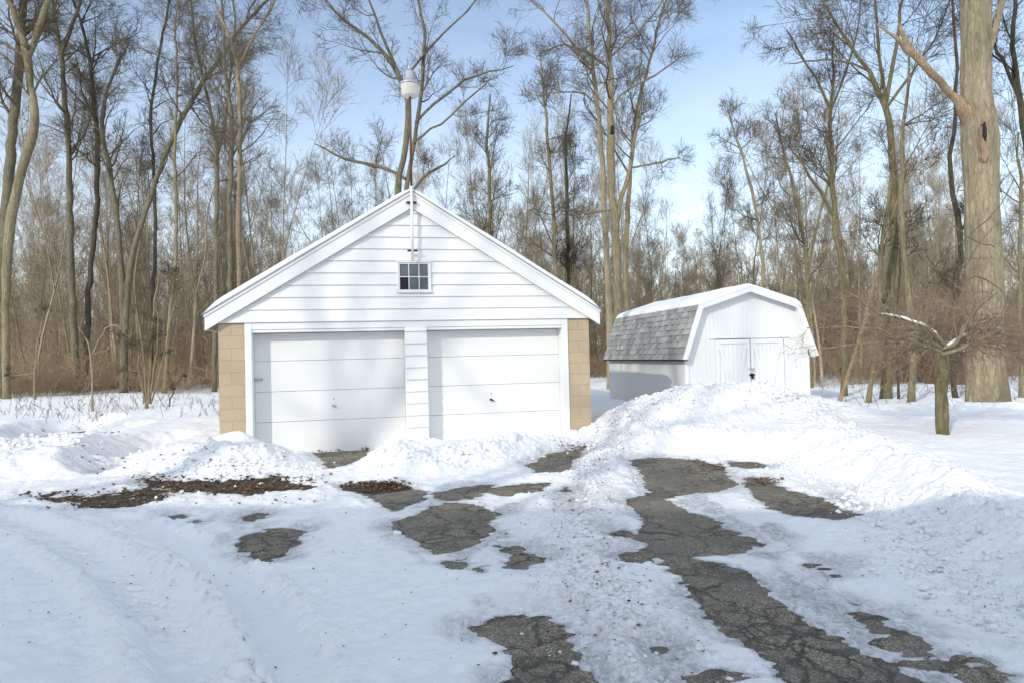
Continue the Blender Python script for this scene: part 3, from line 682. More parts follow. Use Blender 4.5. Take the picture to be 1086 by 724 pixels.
T('thin dark stem in the snow between two brown trunks near the low house', [([(953, 424, 3), (951, 330, 2.6), (956, 250, 2)], .4)], 16.5, 'dark', 28, dens=.3, L1=1.0)
# the giant trunk with its torn limb
def giant_extra(e, sh):
    Yg = 13.9; rng = np.random.RandomState(99)
    def br(tc, S=18):
        pts = [at(a, b, Yg-.05*k) for k, (a, b, w) in enumerate(tc)]; rad = [w/2/(F/Yg) for a, b, w in tc]
        P, Rr = resample(pts, rad, S); P = P+rng.randn(*P.shape)*.012
        return stem_tubes(P-sh, Rr, 10, rng, .22)
    v, q = join([br([(1036, 136, 20), (1028, 122, 15), (1020, 111, 10), (1008, 98, 8), (997, 86, 7.5), (985, 76, 6.5), (972, 60, 7.5), (962, 50, 7.5), (952, 42, 4), (945, 36, 4.2), (935, 31, 2.4), (926, 24, 1)]), br([(966, 54, 6), (960, 42, 5.5), (955, 32, 3.4), (953, 24, .6)], 9)])
    limb = link('torn_limb', np_mesh('torn_limb', v, q), BK['bare'], e)
    limb['label'] = 'torn dead limb with bark stripped off, pointing up left'
    p = at(1044, 138, Yg-.36)-sh
    def slit(name, mat, hw, z0, z1, y0, sd_, dx=0):
        r_ = np.random.RandomState(sd_); n = 18; ring = []
        for k in range(n):
            a = 2*math.pi*k/n; rr = 1+.22*r_.randn(); ring.append((p[0]+dx+hw*math.sin(a)*rr*(1-.35*math.cos(a)), p[2]+(z0+z1)/2-(z1-z0)/2*-math.cos(a)*(1+.06*r_.randn())))
        MB().prism(ring, y0, y0+.12).build(name, mat, e)
    slit('bare_patch', BK['bare'], .065, -.66, .2, p[1]-.004, 3, -.01)
    slit('hollow', DARKIN, .045, -.22, .17, p[1]-.014, 5)
    # thin vine-like twigs hugging the trunk
    tw = []
    for a in ([(1018, 300, 2), (1035, 290, 1.8), (1062, 306, 1.4), (1078, 330, 1)], [(1014, 262, 1.4), (1040, 240, 1.2), (1060, 222, 1), (1075, 190, 1)], [(1022, 345, 1.6), (1048, 335, 1.4), (1070, 352, 1)], [(1012, 240, 1.5), (1030, 255, 1.2), (1055, 262, 1)]):
        pts = [at(x, y, Yg-.7)-sh for x, y, w in a]; P, Rr = resample(pts, [w/2/(F/Yg) for x, y, w in a], 10); tw.append(tubes((P+rng.randn(*P.shape)*.01)[None], Rr[None], 5))
    v, q = join(tw); link('creeper', np_mesh('creeper', v, q), BK['grey'], e)
tree('giant_tree', 'giant pale trunk with a torn limb and a dark slit hollow, near the right edge', 'tree',
     [([(1047, 432, 43), (1046, 400, 38), (1044, 312, 35), (1041, 219, 33), (1040, 180, 34), (1039, 149, 36), (1037, 120, 34), (1035, 99, 30), (1035, 50, 29), (1035, 0, 29)], .85), ([(1046, 60, 10), (1052, 30, 9), (1056, 0, 8)], .7)],
     13.9, 'pale', 30, dens=.7, L1=3.5, t0=.85, ext=6, extra=giant_extra, flare=1.1)

# small pollard with weeping branches
def weeping():
    rng = np.random.RandomState(31); Y = 9.9; ppm = F/Y
    b = at(1000, 456, Y); g = gz(b[0], b[1]); top = at(999, 372, Y)
    e = empty('weeping_tree', (b[0], b[1], g)); sh = np.array([b[0], b[1], g])
    tag(e, 'small pollarded tree with drooping reddish twigs and snow on its limbs, on the right', 'tree')
    P, Rr = resample([(b[0], b[1], g-.2), (b[0], b[1], g+.2), (b[0]-.01, b[1], (g+top[2])/2), tuple(top), (top[0], top[1], top[2]+.05)], [.095, .086, .08, .10, .07], 14)
    P[1:-1] += rng.randn(12, 3)*.006
    v, q = stem_tubes(P-sh, Rr, 14, rng, .12); link('trunk', np_mesh('trunk', v, q), BK['olive'], e)
    # limbs
    N = 22; S = 9; A = np.empty((N, S, 3)); A[:, 0] = top-sh+rng.randn(N, 3)*[.04, .04, .03]
    th = rng.rand(N)*2*math.pi; th[:8] = [0, .2, -.15, math.pi, math.pi+.2, math.pi-.2, .1, math.pi-.35]
    L = .9+rng.rand(N)*.9; L[:8] = [1.8, 1.5, 1.6, 1.9, 1.95, 1.8, 1.3, 1.4]
    d = np.stack([np.cos(th), np.sin(th), .34+.26*rng.rand(N)], 1)
    for s in range(1, S):
        d = d+.16*rng.randn(N, 3); d[:, 2] -= .062; d /= np.linalg.norm(d, axis=1, keepdims=True)
        A[:, s] = A[:, s-1]+d*(L/(S-1))[:, None]
    RA = np.linspace(.027, .007, S)[None]*(.6+.6*rng.rand(N))[:, None]
    out = [tubes(A, RA, 6)]
    B, RB = grow(rng, A, RA, [9]*N, .1, 1, .8, .66, .45, 7, .17, -.01, .003, .4, .2)
    C_, RC = grow(rng, B, RB, [6]*len(B), .1, 1, .75, .32, .6, 5, .17, -.01, .0023, .5, .2)
    D, RD = grow(rng, C_, RC, [4]*len(C_), .1, 1, .7, .2, .8, 4, .15, -.0, .0019, .6, .2)
    v, q = join([tubes(A, RA, 6), tubes(B, RB, 4)]); link('limbs', np_mesh('limbs', v, q), BK['pale'], e)
    v, q = join([tubes(C_, RC, 3), tubes(D, RD, 3)]); link('twigs', np_mesh('twigs', v, q), BK['thorn'], e)
    # snow lying along the thicker limbs
    sn = []
    for k in [0, 3, 10]:
        a, c = (1, 6) if k < 8 else (0, 4); Q = A[k, a:c].copy(); rr = RA[k, a:c]*.9+.004; Q[:, 2] += rr*.9
        pr, r2 = resample(Q, rr, 12); r2 = r2*(.75+.5*rng.rand(12)); r2[0] = r2[-1] = .003; sn.append(tubes(pr[None], r2[None], 7))
    v, q = join(sn); link('snow_cover', np_mesh('snow_cover', v, q), SNOWP, e)
weeping()

# saplings in front of the wood, left
def sapling(label, tr, Y, bark, seed, dens=.6, L1=.9, t0=.3):
    return tree('sapling', label, 'sapling', tr, Y, bark, seed, dens=dens, L1=L1, t0=t0, rmin=.005, group='young saplings left of the garage')
sapling('single thin sapling with a clear Y fork in open snow', [([(98, 433, 3), (98, 400, 2.6), (98, 375, 2.4), (92, 360, 2), (83, 346, 1.4)], .6), ([(98, 375, 2.2), (108, 358, 1.9), (119, 340, 1.6), (130, 348, 1.2), (142, 358, 1)], .3), ([(99, 376, 1.6), (115, 368, 1.4), (132, 357, 1)], .4)], 19.5, 'pale', 41, .3, .5)
sapling('yellowish clump of many thin stems standing before the brush', [([(156, 429, 4), (153, 390, 3.4), (147, 340, 2.8), (141, 290, 1.8), (147, 262, 1.2)], .25), ([(157, 428, 4), (159, 370, 3.2), (157, 320, 2.6), (162, 285, 1.6)], .25), ([(155, 428, 2.6), (150, 400, 2.2), (150, 340, 1.6), (146, 310, 1)], .3),
     ([(158, 428, 3), (166, 385, 2.6), (172, 350, 2), (168, 320, 1.2)], .3), ([(160, 428, 2.6), (176, 380, 2.2), (187, 330, 1.8), (198, 280, 1.2)], .3), ([(152, 428, 2), (151, 395, 2), (136, 350, 1.4)], .3), ([(158, 428, 2.2), (163, 400, 2), (158, 350, 1.6), (188, 268, 1)], .4)], 20.2, 'tan', 42, .22, .8, .3)
sapling('thin lone sapling leaning slightly right at the left of the brush', [([(37, 416, 3), (36, 395, 2.6), (40, 365, 2.2), (47, 330, 1.6)], .4), ([(36, 395, 2), (20, 398, 1.6), (8, 397, 1.2)], .6)], 26, 'tan', 43, .5, .8)
sapling('short dark bent stem leaning right beside the clump of thin stems', [([(178, 427, 2), (184, 410, 1.8), (194, 396, 1.2)], .4)], 20.5, 'dark', 44, .15, .3)

# ---- the wood behind: copies of eight trees
def wood_proto(k):
    rng = np.random.RandomState(200+k); H = 14+rng.rand()*3.5
    S = 22; pts = [(0, 0, -.3)]; x = y = 0; lean = rng.randn(2)*.05
    for s in range(1, 7):
        x += lean[0]*H/6+rng.randn()*.16; y += lean[1]*H/6+rng.randn()*.16; pts.append((x, y, H*s/6))
    r = .042+.045*rng.rand(); P, Rr = resample(pts, [r*1.5, r, r*.85, r*.68, r*.5, r*.3, .012], S)
    st = [(P, Rr, .25)]
    tr = [stem_tubes(P, Rr, 7, rng)]
    if k % 2:
        i = int(S*(.25+.2*rng.rand())); d = np.array([rng.randn()*.35, rng.randn()*.35, 1]); L = H-P[i][2]
        pts = [P[i]]+[P[i]+d*L*f/np.linalg.norm(d)*np.array([1-.2*f, 1-.2*f, 1])+rng.randn(3)*.1 for f in (.25, .5, .75, .95)]
        P2, R2 = resample(pts, [Rr[i]*.8, Rr[i]*.65, Rr[i]*.5, Rr[i]*.3, .01], 16); st.append((P2, R2, .15)); tr.append(stem_tubes(P2, R2, 6, rng))
    pr = crown_parts(rng, st, 1.25, L1=2.9, ang=.72, up=.13, rmin=.0052, deep=False, wig=.13)
    v, q = join(tr+pr); return np_mesh('wood_tree', v, q)
protos = [wood_proto(k) for k in range(8)]
for k, m_ in enumerate(protos): m_.materials.append(BK[('wood', 'wood', 'grey', 'wood', 'tan', 'wood', 'red', 'wood')[k]])
rng = np.random.RandomState(5); n = 0; placed = []
while n < 290:
    Y = 31+rng.rand()**1.25*42; px = rng.uniform(-60, 1150); 
    x = (px-543)/724*Y
    if any((x-a)**2+(Y-b)**2 < 1.6 for a, b in placed): continue
    # thinner wood where the photo has open sky, right behind the shed's left
    s = .55+.45*rng.rand()
    if 700 < px < 850 or 300 < px < 420: s *= .80
    placed.append((x, Y))
    o = bpy.data.objects.new('wood_tree', protos[rng.randint(8)]); COL.objects.link(o)
    o.location = (x, Y, hz(x, Y)-.05); o.rotation_euler = (rng.randn()*.06, rng.randn()*.06, rng.rand()*6.28); o.scale = (s, s, s*(.9+.2*rng.rand()))
    tag(o, 'thin bare tree deep in the leafless wood behind the garage and shed', 'tree', 'thin bare trees deep in the wood')
    n += 1
# far wood that reads as one mass
def far_wood():
    rng = np.random.RandomState(77); N = 700; out = []
    Y = 66+rng.rand(N)*60; x = rng.uniform(-.86, .86, N)*Y; H = (8+rng.rand(N)*6)*(1+(Y-66)/200)
    z0 = smooth_h(x, Y); S = 7; P = np.empty((N, S, 3)); P[:, 0] = np.stack([x, Y, z0-.2], 1); d = np.stack([rng.randn(N)*.06, rng.randn(N)*.06, np.ones(N)], 1)
    for s in range(1, S): d[:, :2] += rng.randn(N, 2)*.05; P[:, s] = P[:, s-1]+d*(H/(S-1))[:, None]
    Rr = np.linspace(1, .15, S)[None]*(.08+.09*rng.rand(N))[:, None]
    out.append(tubes(P, Rr, 4))
    A, RA = grow(rng, P, Rr, [16]*N, .08, .98, .7, 3.0, .4, 5, .16, .12, .022, .3, .4); out.append(tubes(A, RA, 3))
    B, RB = grow(rng, A, RA, [6]*len(A), .1, 1, .7, 1.4, .6, 3, .15, .08, .016, .5, .3); out.append(tubes(B, RB, 3))
    v, q = join(out)
    tag(link('distant_wood', np_mesh('distant_wood', v, q), BK['wood']), 'dense leafless brown wood closing the view behind everything', 'woods', kind='stuff')
far_wood()
# brown brush under the trees
def brush(name, label, cx, cy, seed, H, bark, stems=11, r0=.011, tw=.0065, bl=.62, nb=6, spr=1.0):
    rng = np.random.RandomState(seed); N = len(cx)*stems
    bx = np.repeat(cx, stems); by = np.repeat(cy, stems); Hh = np.repeat(H, stems)
    x = bx+rng.randn(N)*.25; y = by+rng.randn(N)*.25; z = smooth_h(x, y)
    S = 6; P = np.empty((N, S, 3)); P[:, 0] = np.stack([x, y, z-.08], 1)
    d = np.stack([((x-bx)*1.1+rng.randn(N)*.25)*spr, ((y-by)*1.1+rng.randn(N)*.25)*spr, np.ones(N)], 1); d /= np.linalg.norm(d, axis=1, keepdims=True)
    L = Hh*(.6+.6*rng.rand(N))
    for s in range(1, S):
        d = d+rng.randn(N, 3)*.14*spr; d[:, 2] -= .05*(spr > .5); d /= np.linalg.norm(d, axis=1, keepdims=True); P[:, s] = P[:, s-1]+d*(L/(S-1))[:, None]
    Rr = np.linspace(1, .4, S)[None]*np.full(N, r0)[:, None]
    A, RA = grow(rng, P, Rr, [nb]*N, .15, 1, .8, bl, .7, 5, .2, -.03+.1*(spr < .5), tw, .6, .2)
    B, RB = grow(rng, A, RA, [4]*len(A), .1, 1, .8, bl*.6, .8, 3, .2, 0, tw*.8, .7, .2)
    v, q = join([tubes(P, Rr, 4), tubes(A, RA, 3), tubes(B, RB, 3)])
    tag(link(name, np_mesh(name, v, q), BK[bark]), label, 'brush', kind='stuff')
rng = np.random.RandomState(8)
def spread(n, x0, x1, y0, y1, f=lambda a, b: True):
    xs_, ys_ = [], []
    while len(xs_) < n:
        Y = rng.uniform(y0, y1); px = rng.uniform(x0, x1)
        if f(px, Y): xs_.append((px-543)/724*Y); ys_.append(Y)
    return np.array(xs_), np.array(ys_)
a, b_ = spread(130, -40, 260, 28, 42); brush('thicket', 'rusty brown knee to head high thicket left of the garage', a, b_, 1, .8+rng.rand(len(a))**2*2.4, 'brush', 12, .009, .0055)
a, b_ = spread(130, 600, 1130, 34, 48); brush('thicket', 'brown thicket behind the shed and around the trunks on the right', a, b_, 2, .9+rng.rand(len(a))**2*3.2, 'brush', 12, .009, .0055)
a, b_ = spread(430, -60, 1150, 40, 66); brush('thicket', 'tall greyish brown thicket deeper in the wood along the whole view', a, b_, 3, 2.4+rng.rand(len(a))*3.6, 'thorn', 11, .012, .008)
a, b_ = spread(230, -60, 1150, 33, 58, lambda p, Y: not 700 < p < 830 or Y > 45); brush('slender_saplings', 'mesh of slender tan saplings filling the gaps between the trunks', a, b_, 4, 5.5+rng.rand(len(a))*4.5, 'wood', 4, .022, .0075, 1.5, 13, .35)
# ------------------------------------------------------------------ garage (local x along the front, y into the building)
g = empty('garage', (GX, GY, 0), GYAW)
tag(g, 'white gabled two-door garage with tan block corners and snow on its roof', 'garage')
B, ZE, LG = 3.283, 2.285, 6.4
D0, D1, D2, D3 = -2.745, -.165, .227, 2.749          # door openings
ZD = 2.13
m = MB()
m.box(-B, D0-.115, 0, .22, -.3, ZE); m.box(D3+.115, B, 0, .22, -.3, ZE)
m.box(-B, -B+.2, .22, LG, -.3, ZE); m.box(B-.2, B, .22, LG, -.3, ZE); m.box(-B+.2, B-.2, LG-.2, LG, -.3, ZE)
m.build('block_wall', BLOCK, g)
# roof geometry
RT, ZT, ZP = 3.47, 2.43, 4.585
sl = (ZP-ZT)/RT
# gable face of lap boards
m = MB(); rows = 8; zb = ZE-.012; ztop = ZP-.20; rh = .213
k = 0; z = zb
gx0 = lambda z: (ZP-.06-z)/sl
while z < ztop-.05:
    z1 = min(z+rh, ztop)
    hw0 = min(gx0(z), B+.02); hw1 = min(gx0(z1), B+.02)
    a = [(-hw0, -.050, z), (hw0, -.050, z), (max(hw1, .01), -.024, z1+.012), (-max(hw1, .01), -.024, z1+.012)]
    b = [(-hw0, .0, z), (hw0, .0, z), (max(hw1, .01), .0, z1+.012), (-max(hw1, .01), .0, z1+.012)]
    m.hexa(a, b); z += rh
m.build('gable_siding', WHITE, g)
MB().prism([(-gx0(ZE), ZE), (gx0(ZE), ZE), (0, ZP-.1)], LG-.05, LG-.001).build('rear_gable', WHITE, g)
# trims around the doors
m = MB()
m.box(D0-.113, D0, -.022, .30, -.1, ZE-.012); m.box(D3, D3+.113, -.022, .30, -.1, ZE-.012)
m.box(D0, D3, -.018, .30, ZD+.02, ZE-.014)
m.build('door_frame', WHITE, g, bevel=.004)
m = MB()
m.box(D0+.0, D1, -.004, .30, ZD-.03, ZD+.017); m.box(D2, D3, -.004, .30, ZD-.03, ZD+.017)
m.build('door_stop', WHITE2, g, bevel=.004)
# pier between the doors, lap boards
m = MB(); z = -.05; i = 0
while z < ZD+.01:
    z1 = min(z+.213, ZD+.019)
    m.hexa([(D1, -.046, z), (D2, -.046, z), (D2, -.02, z1+.008), (D1, -.02, z1+.008)], [(D1, .3, z), (D2, .3, z), (D2, .3, z1+.008), (D1, .3, z1+.008)]); z += .213
m.build('centre_pier', WHITE, g)
# doors
def gdoor(x0, x1, seed, hx):
    m = MB(); y0 = .235; zs = [-.02, .551, 1.08, 1.612, ZD-.034]
    for a, b in zip(zs, zs[1:]):
        m.box(x0+.002, x1-.002, y0, y0+.045, a+.004, b-.004)
    d = m.build('garage_door', WHITE2, g, bevel=.003)
    MB().box(x0+.01, x1-.01, y0+.01, y0+.040, -.02, ZD-.04).build('door_core', GALV, d)
    h = MB(); h.lathe([(.022, 0), (.022, .012)], 0, 0, 12)
    me = h.bm
    for v in me.verts: v.co = Vector((v.co.x, v.co.z, v.co.y))
    for v in me.verts: v.co += Vector((hx, y0-.014, .80))
    h.tube((hx, y0-.05, .80), (hx, y0, .80), .009); h.tube((hx-.035, y0-.045, .815), (hx+.045, y0-.052, .772), .011, 8)
    h.build('handle', BLACK if seed else GALV, d, True)
    MB().lathe([(.014, 0), (.014, .01)], 0, 0, 10).build('lock', GALV, d).matrix_local = Matrix.Translation((hx, y0-.001, .92)) @ Matrix.Rotation(R(90), 4, 'X')
    return d
d1 = gdoor(D0, D1, 0, -1.42); d2 = gdoor(D2, D3, 1, 1.42)
m = MB(); m.box(D0-.01, D0+.05, .19, .225, 1.29, 1.315); m.box(D0+.05, D0+.13, .205, .222, 1.293, 1.311); m.box(D0-.02, D0+.01, .17, .20, 1.275, 1.33); m.box(D0+.11, D0+.135, .19, .228, 1.285, 1.32)
m.build('slide_latch', GALV, g)
# flashing line over the left door
# rakes
def slopequad(sg, xo, zo, xi, zi): return None
m = MB()
th = .285
for sg in (-1, 1):
    m.hexa([(sg*RT, -.115, ZT), (0, -.115, ZP), (0, -.115, ZP-th-.02), (sg*RT, -.115, ZT-th)], [(sg*RT, -.055, ZT), (0, -.055, ZP), (0, -.055, ZP-th-.02), (sg*RT, -.055, ZT-th)])
m.build('rake_board', WHITE, g)
m = MB()
for sg in (-1, 1):
    m.hexa([(sg*(RT+.01), -.135, ZT+.004), (0, -.135, ZP+.010), (0, -.135, ZP-.062), (sg*(RT+.01), -.135, ZT-.065)], [(sg*(RT+.01), -.117, ZT+.004), (0, -.117, ZP+.010), (0, -.117, ZP-.062), (sg*(RT+.01), -.117, ZT-.065)])
m.build('drip_edge', WHITE2, g)
m = MB()
for sg in (-1, 1):
    m.hexa([(sg*RT, -.114, ZT-.003), (0, -.114, ZP-.003), (0, -.114, ZP-.10), (sg*RT, -.114, ZT-.10)], [(sg*RT, LG+.15, ZT-.003), (0, LG+.15, ZP-.003), (0, LG+.15, ZP-.10), (sg*RT, LG+.15, ZT-.10)])
m.build('roof', SHINGLE, g)
m = MB()
for sg in (-1, 1): m.box(min(sg*(RT-.02), sg*(RT+.008)), max(sg*(RT-.02), sg*(RT+.008)), -.054, LG+.15, ZT-.27, ZT-.104)
m.build('eave_board', WHITE, g)
# snow on the roof, a rounded blanket
def snow_blanket(name, prof, y0, y1, thick, parent, seed, edge=.10, overhang=.03):
    """prof: list of (x,z) along the roof profile; thick: per-point snow depth"""
    rng = np.random.RandomState(seed); NX = 90; NY = 90
    p = np.array(prof, float); L = np.r_[0, np.cumsum(np.linalg.norm(np.diff(p, axis=0), axis=1))]
    u = np.linspace(0, L[-1], NX); x = np.interp(u, L, p[:, 0]); z = np.interp(u, L, p[:, 1]); th = np.interp(u, L, thick)
    yv = y0+(y1-y0)*(.5-.5*np.cos(np.linspace(0, math.pi, NY))); U, Yg = np.meshgrid(u, yv); Xg = np.meshgrid(x, yv)[0]; Zg = np.meshgrid(z, yv)[0]; Tg = np.meshgrid(th, yv)[0]
    e = np.minimum(np.minimum(U, L[-1]-U), np.minimum(Yg-y0, y1-Yg))
    round_ = np.sqrt(np.clip(1-(1-np.clip(e/edge, 0, 1))**2, 0, 1))
    top = Zg+Tg*(.12+.88*round_)*(1+.16*fbm(Xg*1.0, Yg*1.0, 4, 1.3, seed))*(1+0*U)
    # smooth crest
    for _ in range(4): top[:, 1:-1] = (top[:, :-2]+2*top[:, 1:-1]+top[:, 2:])/4
    Vt = np.stack([Xg, Yg, top], -1).reshape(-1, 3); Vb = np.stack([Xg, Yg, Zg+.006], -1).reshape(-1, 3)
    n = NX*NY; ii = (np.arange(NY-1)[:, None]*NX+np.arange(NX-1)[None]).ravel()
    q = [np.stack([ii, ii+1, ii+NX+1, ii+NX], 1), np.stack([ii+n, ii+NX+n, ii+NX+1+n, ii+1+n], 1)]
    b = list(range(NX))+[NX*k+NX-1 for k in range(1, NY)]+[NX*(NY-1)+k for k in range(NX-2, -1, -1)]+[NX*k for k in range(NY-2, 0, -1)]
    b = np.array(b); b2 = np.roll(b, -1); q.append(np.stack([b, b+n, b2+n, b2], 1))
    return link(name, np_mesh(name, np.concatenate([Vt, Vb]), np.concatenate(q)), SNOWP, parent)
m = MB()
for sg in (-1, 1):
    m.hexa([(sg*(RT+.016), -.150, ZT+.002), (0, -.150, ZP+.012), (0, -.150, ZP-.012), (sg*(RT+.016), -.150, ZT-.022)], [(sg*(RT+.016), -.136, ZT+.002), (0, -.136, ZP+.012), (0, -.136, ZP-.012), (sg*(RT+.016), -.136, ZT-.022)])
m.build('shingle_edge', SHINGLE, g)
snow_blanket('roof_snow', [(-RT-.01, ZT), (0, ZP+.004), (RT+.01, ZT)], -.13, LG+.15, [.12, .085, .12], g, 3, .10)
# window
m = MB(); wx0, wx1, wz0, wz1 = -.185, .225, 2.66, 3.10
wx0, wx1, wz0, wz1 = -.25, .29, 2.80, 3.30
m.box(wx0-.03, wx0, -.075, .02, wz0-.002, wz1+.002); m.box(wx1, wx1+.03, -.075, .02, wz0-.002, wz1+.002); m.box(wx0-.03, wx1+.03, -.078, .02, wz1+.004, wz1+.03); m.box(wx0-.045, wx1+.045, -.095, .02, wz0-.035, wz0-.004)
w = m.build('window', WHITE, g, bevel=.003)
m = MB(); m.box(wx0, wx0+.02, -.062, -.052, wz0, wz1); m.box(wx1-.02, wx1, -.062, -.052, wz0, wz1); m.box(wx0+.02, wx1-.02, -.062, -.052, wz1-.02, wz1); m.box(wx0+.02, wx1-.02, -.062, -.052, wz0, wz0+.02)
c1, c2, cz = wx0+(wx1-wx0)/3, wx0+2*(wx1-wx0)/3, (wz0+wz1)/2
for c in (c1, c2): m.box(c-.007, c+.007, -.062, -.052, wz0+.02, wz1-.02)
for a, b in ((wx0+.02, c1-.007), (c1+.007, c2-.007), (c2+.007, wx1-.02)): m.box(a, b, -.062, -.052, cz-.007, cz+.007)
m.build('sash', WHITE, w)
MB().box(wx0, wx1, -.0505, -.0495+.001, cz, wz1).box(c1, wx1, -.0505, -.0485, wz0, cz-.001).build('pane', GLASS, w)
MB().box(wx0, c1, -.050, -.049, wz0, cz-.001).build('missing_pane', DARKIN, w)
# ------------------------------------------------------------------ yard light on its pole
yl = empty('yard_light', gl(0, -.17)+(0,), GYAW)
tag(yl, 'round yard light on a rusty pole rising from the garage peak', 'lamp')
zc0, zc1 = 3.32, ZP-.06
MB().tube((-.005, 0, zc0), (0, 0, zc1+.12), .024, 14).build('lower_pipe', WHITE, yl, True)
for z_ in (3.50, 4.36):
    MB().box(-.09, .09, -.012, .05, z_-.012, z_+.012).build('bracket', BLACK, yl)
zl = EYE+at(438, 103, gl(0, -.17)[1])[2]-EYE
lx = .0
MB().tube((0, 0, zc1+.12), (.012, 0, zl+.02), .021, 12).build('pole', RUST, yl, True)
s = .165
MB().lathe([(s*.70, zl), (s*.90, zl+.03), (s*.97, zl+.19), (s*1.0, zl+.20)], .012, 0, 28).build('lens', LENS, yl, True)
hd = MB().lathe([(s*1.0, zl+.203), (s*1.08, zl+.21), (s*1.08, zl+.235), (s*.9, zl+.27), (s*.62, zl+.32), (s*.60, zl+.43), (s*.5, zl+.46), (s*.2, zl+.47)], .012, 0, 28).build('housing', GALV, yl, True)
MB().lathe([(.028, zl+.472), (.03, zl+.53), (.022, zl+.56), (.008, zl+.57)], .012, 0, 14).build('light_sensor', GALV, hd, True)

# ------------------------------------------------------------------ shed
s_ = empty('shed', (SX, SY, 0), SYAW)
tag(s_, 'small white barn shed with grey shingled side and snow capped gambrel roof', 'shed')
W, L, ZPK, ZBR, ZEV, WB = 3.0, 4.9, 2.985, 2.60, 1.43, .284
OV = .20; OS = .13
SEV = [(-OS, ZEV), (WB, ZBR), (W/2, ZPK), (W-WB, ZBR), (W+OS, ZEV)]
inner = [(0, -.1), (W, -.1), (W, ZEV+.22), (W-WB-.02, ZBR-.058), (W/2, ZPK-.052), (WB+.02, ZBR-.058), (0, ZEV+.22)]
# front wall with vertical grooves: boards butted with narrow recesses, clipped to the gambrel outline
def top_at(x):
    pts = [(0, ZEV+.22), (WB+.02, ZBR-.058), (W/2, ZPK-.052), (W-WB-.02, ZBR-.058), (W, ZEV+.22)]
    for (a, za), (b, zb_) in zip(pts, pts[1:]):
        if a <= x <= b: return za+(zb_-za)*(x-a)/(b-a)
    return ZEV
m = MB(); x = 0; nb = 30; bw = W/nb
for i in range(nb):
    a, b = i*bw+.0012, (i+1)*bw-.0012
    if i == 0: a = 0
    if i == nb-1: b = W
    cuts = [a]+[c for c in (WB+.02, W/2, W-WB-.02) if a < c < b]+[b]
    pts = [(a, -.1), (b, -.1)]+[(c, top_at(c)) for c in reversed(cuts)]
    m.prism(pts, 0, .02)
m.build('front_wall', GROOVED, s_)
MB().prism(inner, .006, .06).build('sheathing', GROOVED, s_)
MB().prism(inner, L-.05, L).build('rear_wall', GROOVED, s_)
m = MB(); nb = 48; bw = (L-.12)/nb
for i in range(nb): m.box(0, .02, .065+i*bw+.0015, .065+(i+1)*bw-.0015, -.1, ZEV+.09)
m.box(.007, .05, .062, L-.052, -.1, ZEV+.088)
m.build('left_wall', GROOVED, s_)
MB().box(W-.05, W, .062, L-.052, -.1, ZEV+.088).build('right_wall', GROOVED, s_)
MB().prism([(-.018, -.1), (.085, -.1), (.085, ZEV+.10), (-.018, ZEV+.08)], -.018, -.002).build('corner_trim', SHEDW, s_)
MB().box(-.018, -.002, 0, .09, -.1, ZEV+.02).build('corner_trim', SHEDW, s_)
MB().box(W-.07, W+.015, -.018, -.002, -.1, ZEV+.02).build('corner_trim', SHEDW, s_)
# lower slopes: real shingle courses
def shingles(name, p0, p1, y0, y1, seed):
    rng = np.random.RandomState(seed)
    p0 = np.array(p0); p1 = np.array(p1); d = p1-p0; Ls = np.linalg.norm(d); d /= Ls
    nrm = np.array([-d[1], d[0]]); 
    if nrm[0]*(p0[0]-W/2) < 0: nrm = -nrm
    bm = bmesh.new(); uvl = bm.loops.layers.uv.new('UVMap'); rows = 9; rh = Ls/rows
    def quadbox(s0, s1, ya, yb, t0, t1, tb):
        P = lambda s, y, t: Vector((*(p0+d*s+nrm*t)[:1], y, (p0+d*s+nrm*t)[1]))
        v = [P(s0, ya, t0), P(s0, yb, t0), P(s1, yb, t1), P(s1, ya, t1), P(s0, ya, tb), P(s0, yb, tb), P(s1, yb, tb), P(s1, ya, tb)]
        bv = [bm.verts.new(c) for c in v]; uv = [(ya, s0), (yb, s0), (yb, s1), (ya, s1)]*2
        for f in ((0, 1, 2, 3), (4, 7, 6, 5), (0, 4, 5, 1), (1, 5, 6, 2), (2, 6, 7, 3), (3, 7, 4, 0)):
            fc = bm.faces.new([bv[i] for i in f])
            off = rng.rand()*0
            for lp, i in zip(fc.loops, f): lp[uvl].uv = uv[i]
    for r in range(rows):
        quadbox(r*rh, (r+1)*rh, y0, y1, .013, .008, -.03)
        y = y0+rng.rand()*.1
        while y < y1-.05:
            w_ = rng.uniform(.10, .26); e = min(y+w_, y1)
            quadbox(r*rh-.004, (r+1)*rh-.006, y, e, .034+rng.rand()*.006, .018, .006); y = e+rng.uniform(.05, .19)
    bmesh.ops.recalc_face_normals(bm, faces=bm.faces)
    me = bpy.data.meshes.new(name); bm.to_mesh(me); bm.free()
    return link(name, me, SHINGLE, s_)
shingles('shingle_roof', SEV[0], SEV[1], -OV+.03, L+.1, 1)
shingles('shingle_roof', SEV[4], SEV[3], -OV+.03, L+.1, 2)
m = MB()
for a, b in ((1, 2), (2, 3)):
    (xa, za), (xb, zb_) = SEV[a], SEV[b]
    m.hexa([(xa, -OV+.03, za), (xb, -OV+.03, zb_), (xb, -OV+.03, zb_-.05), (xa, -OV+.03, za-.05)], [(xa, L+.1, za), (xb, L+.1, zb_), (xb, L+.1, zb_-.05), (xa, L+.1, za-.05)])
m.build('upper_roof', SHINGLE, s_)
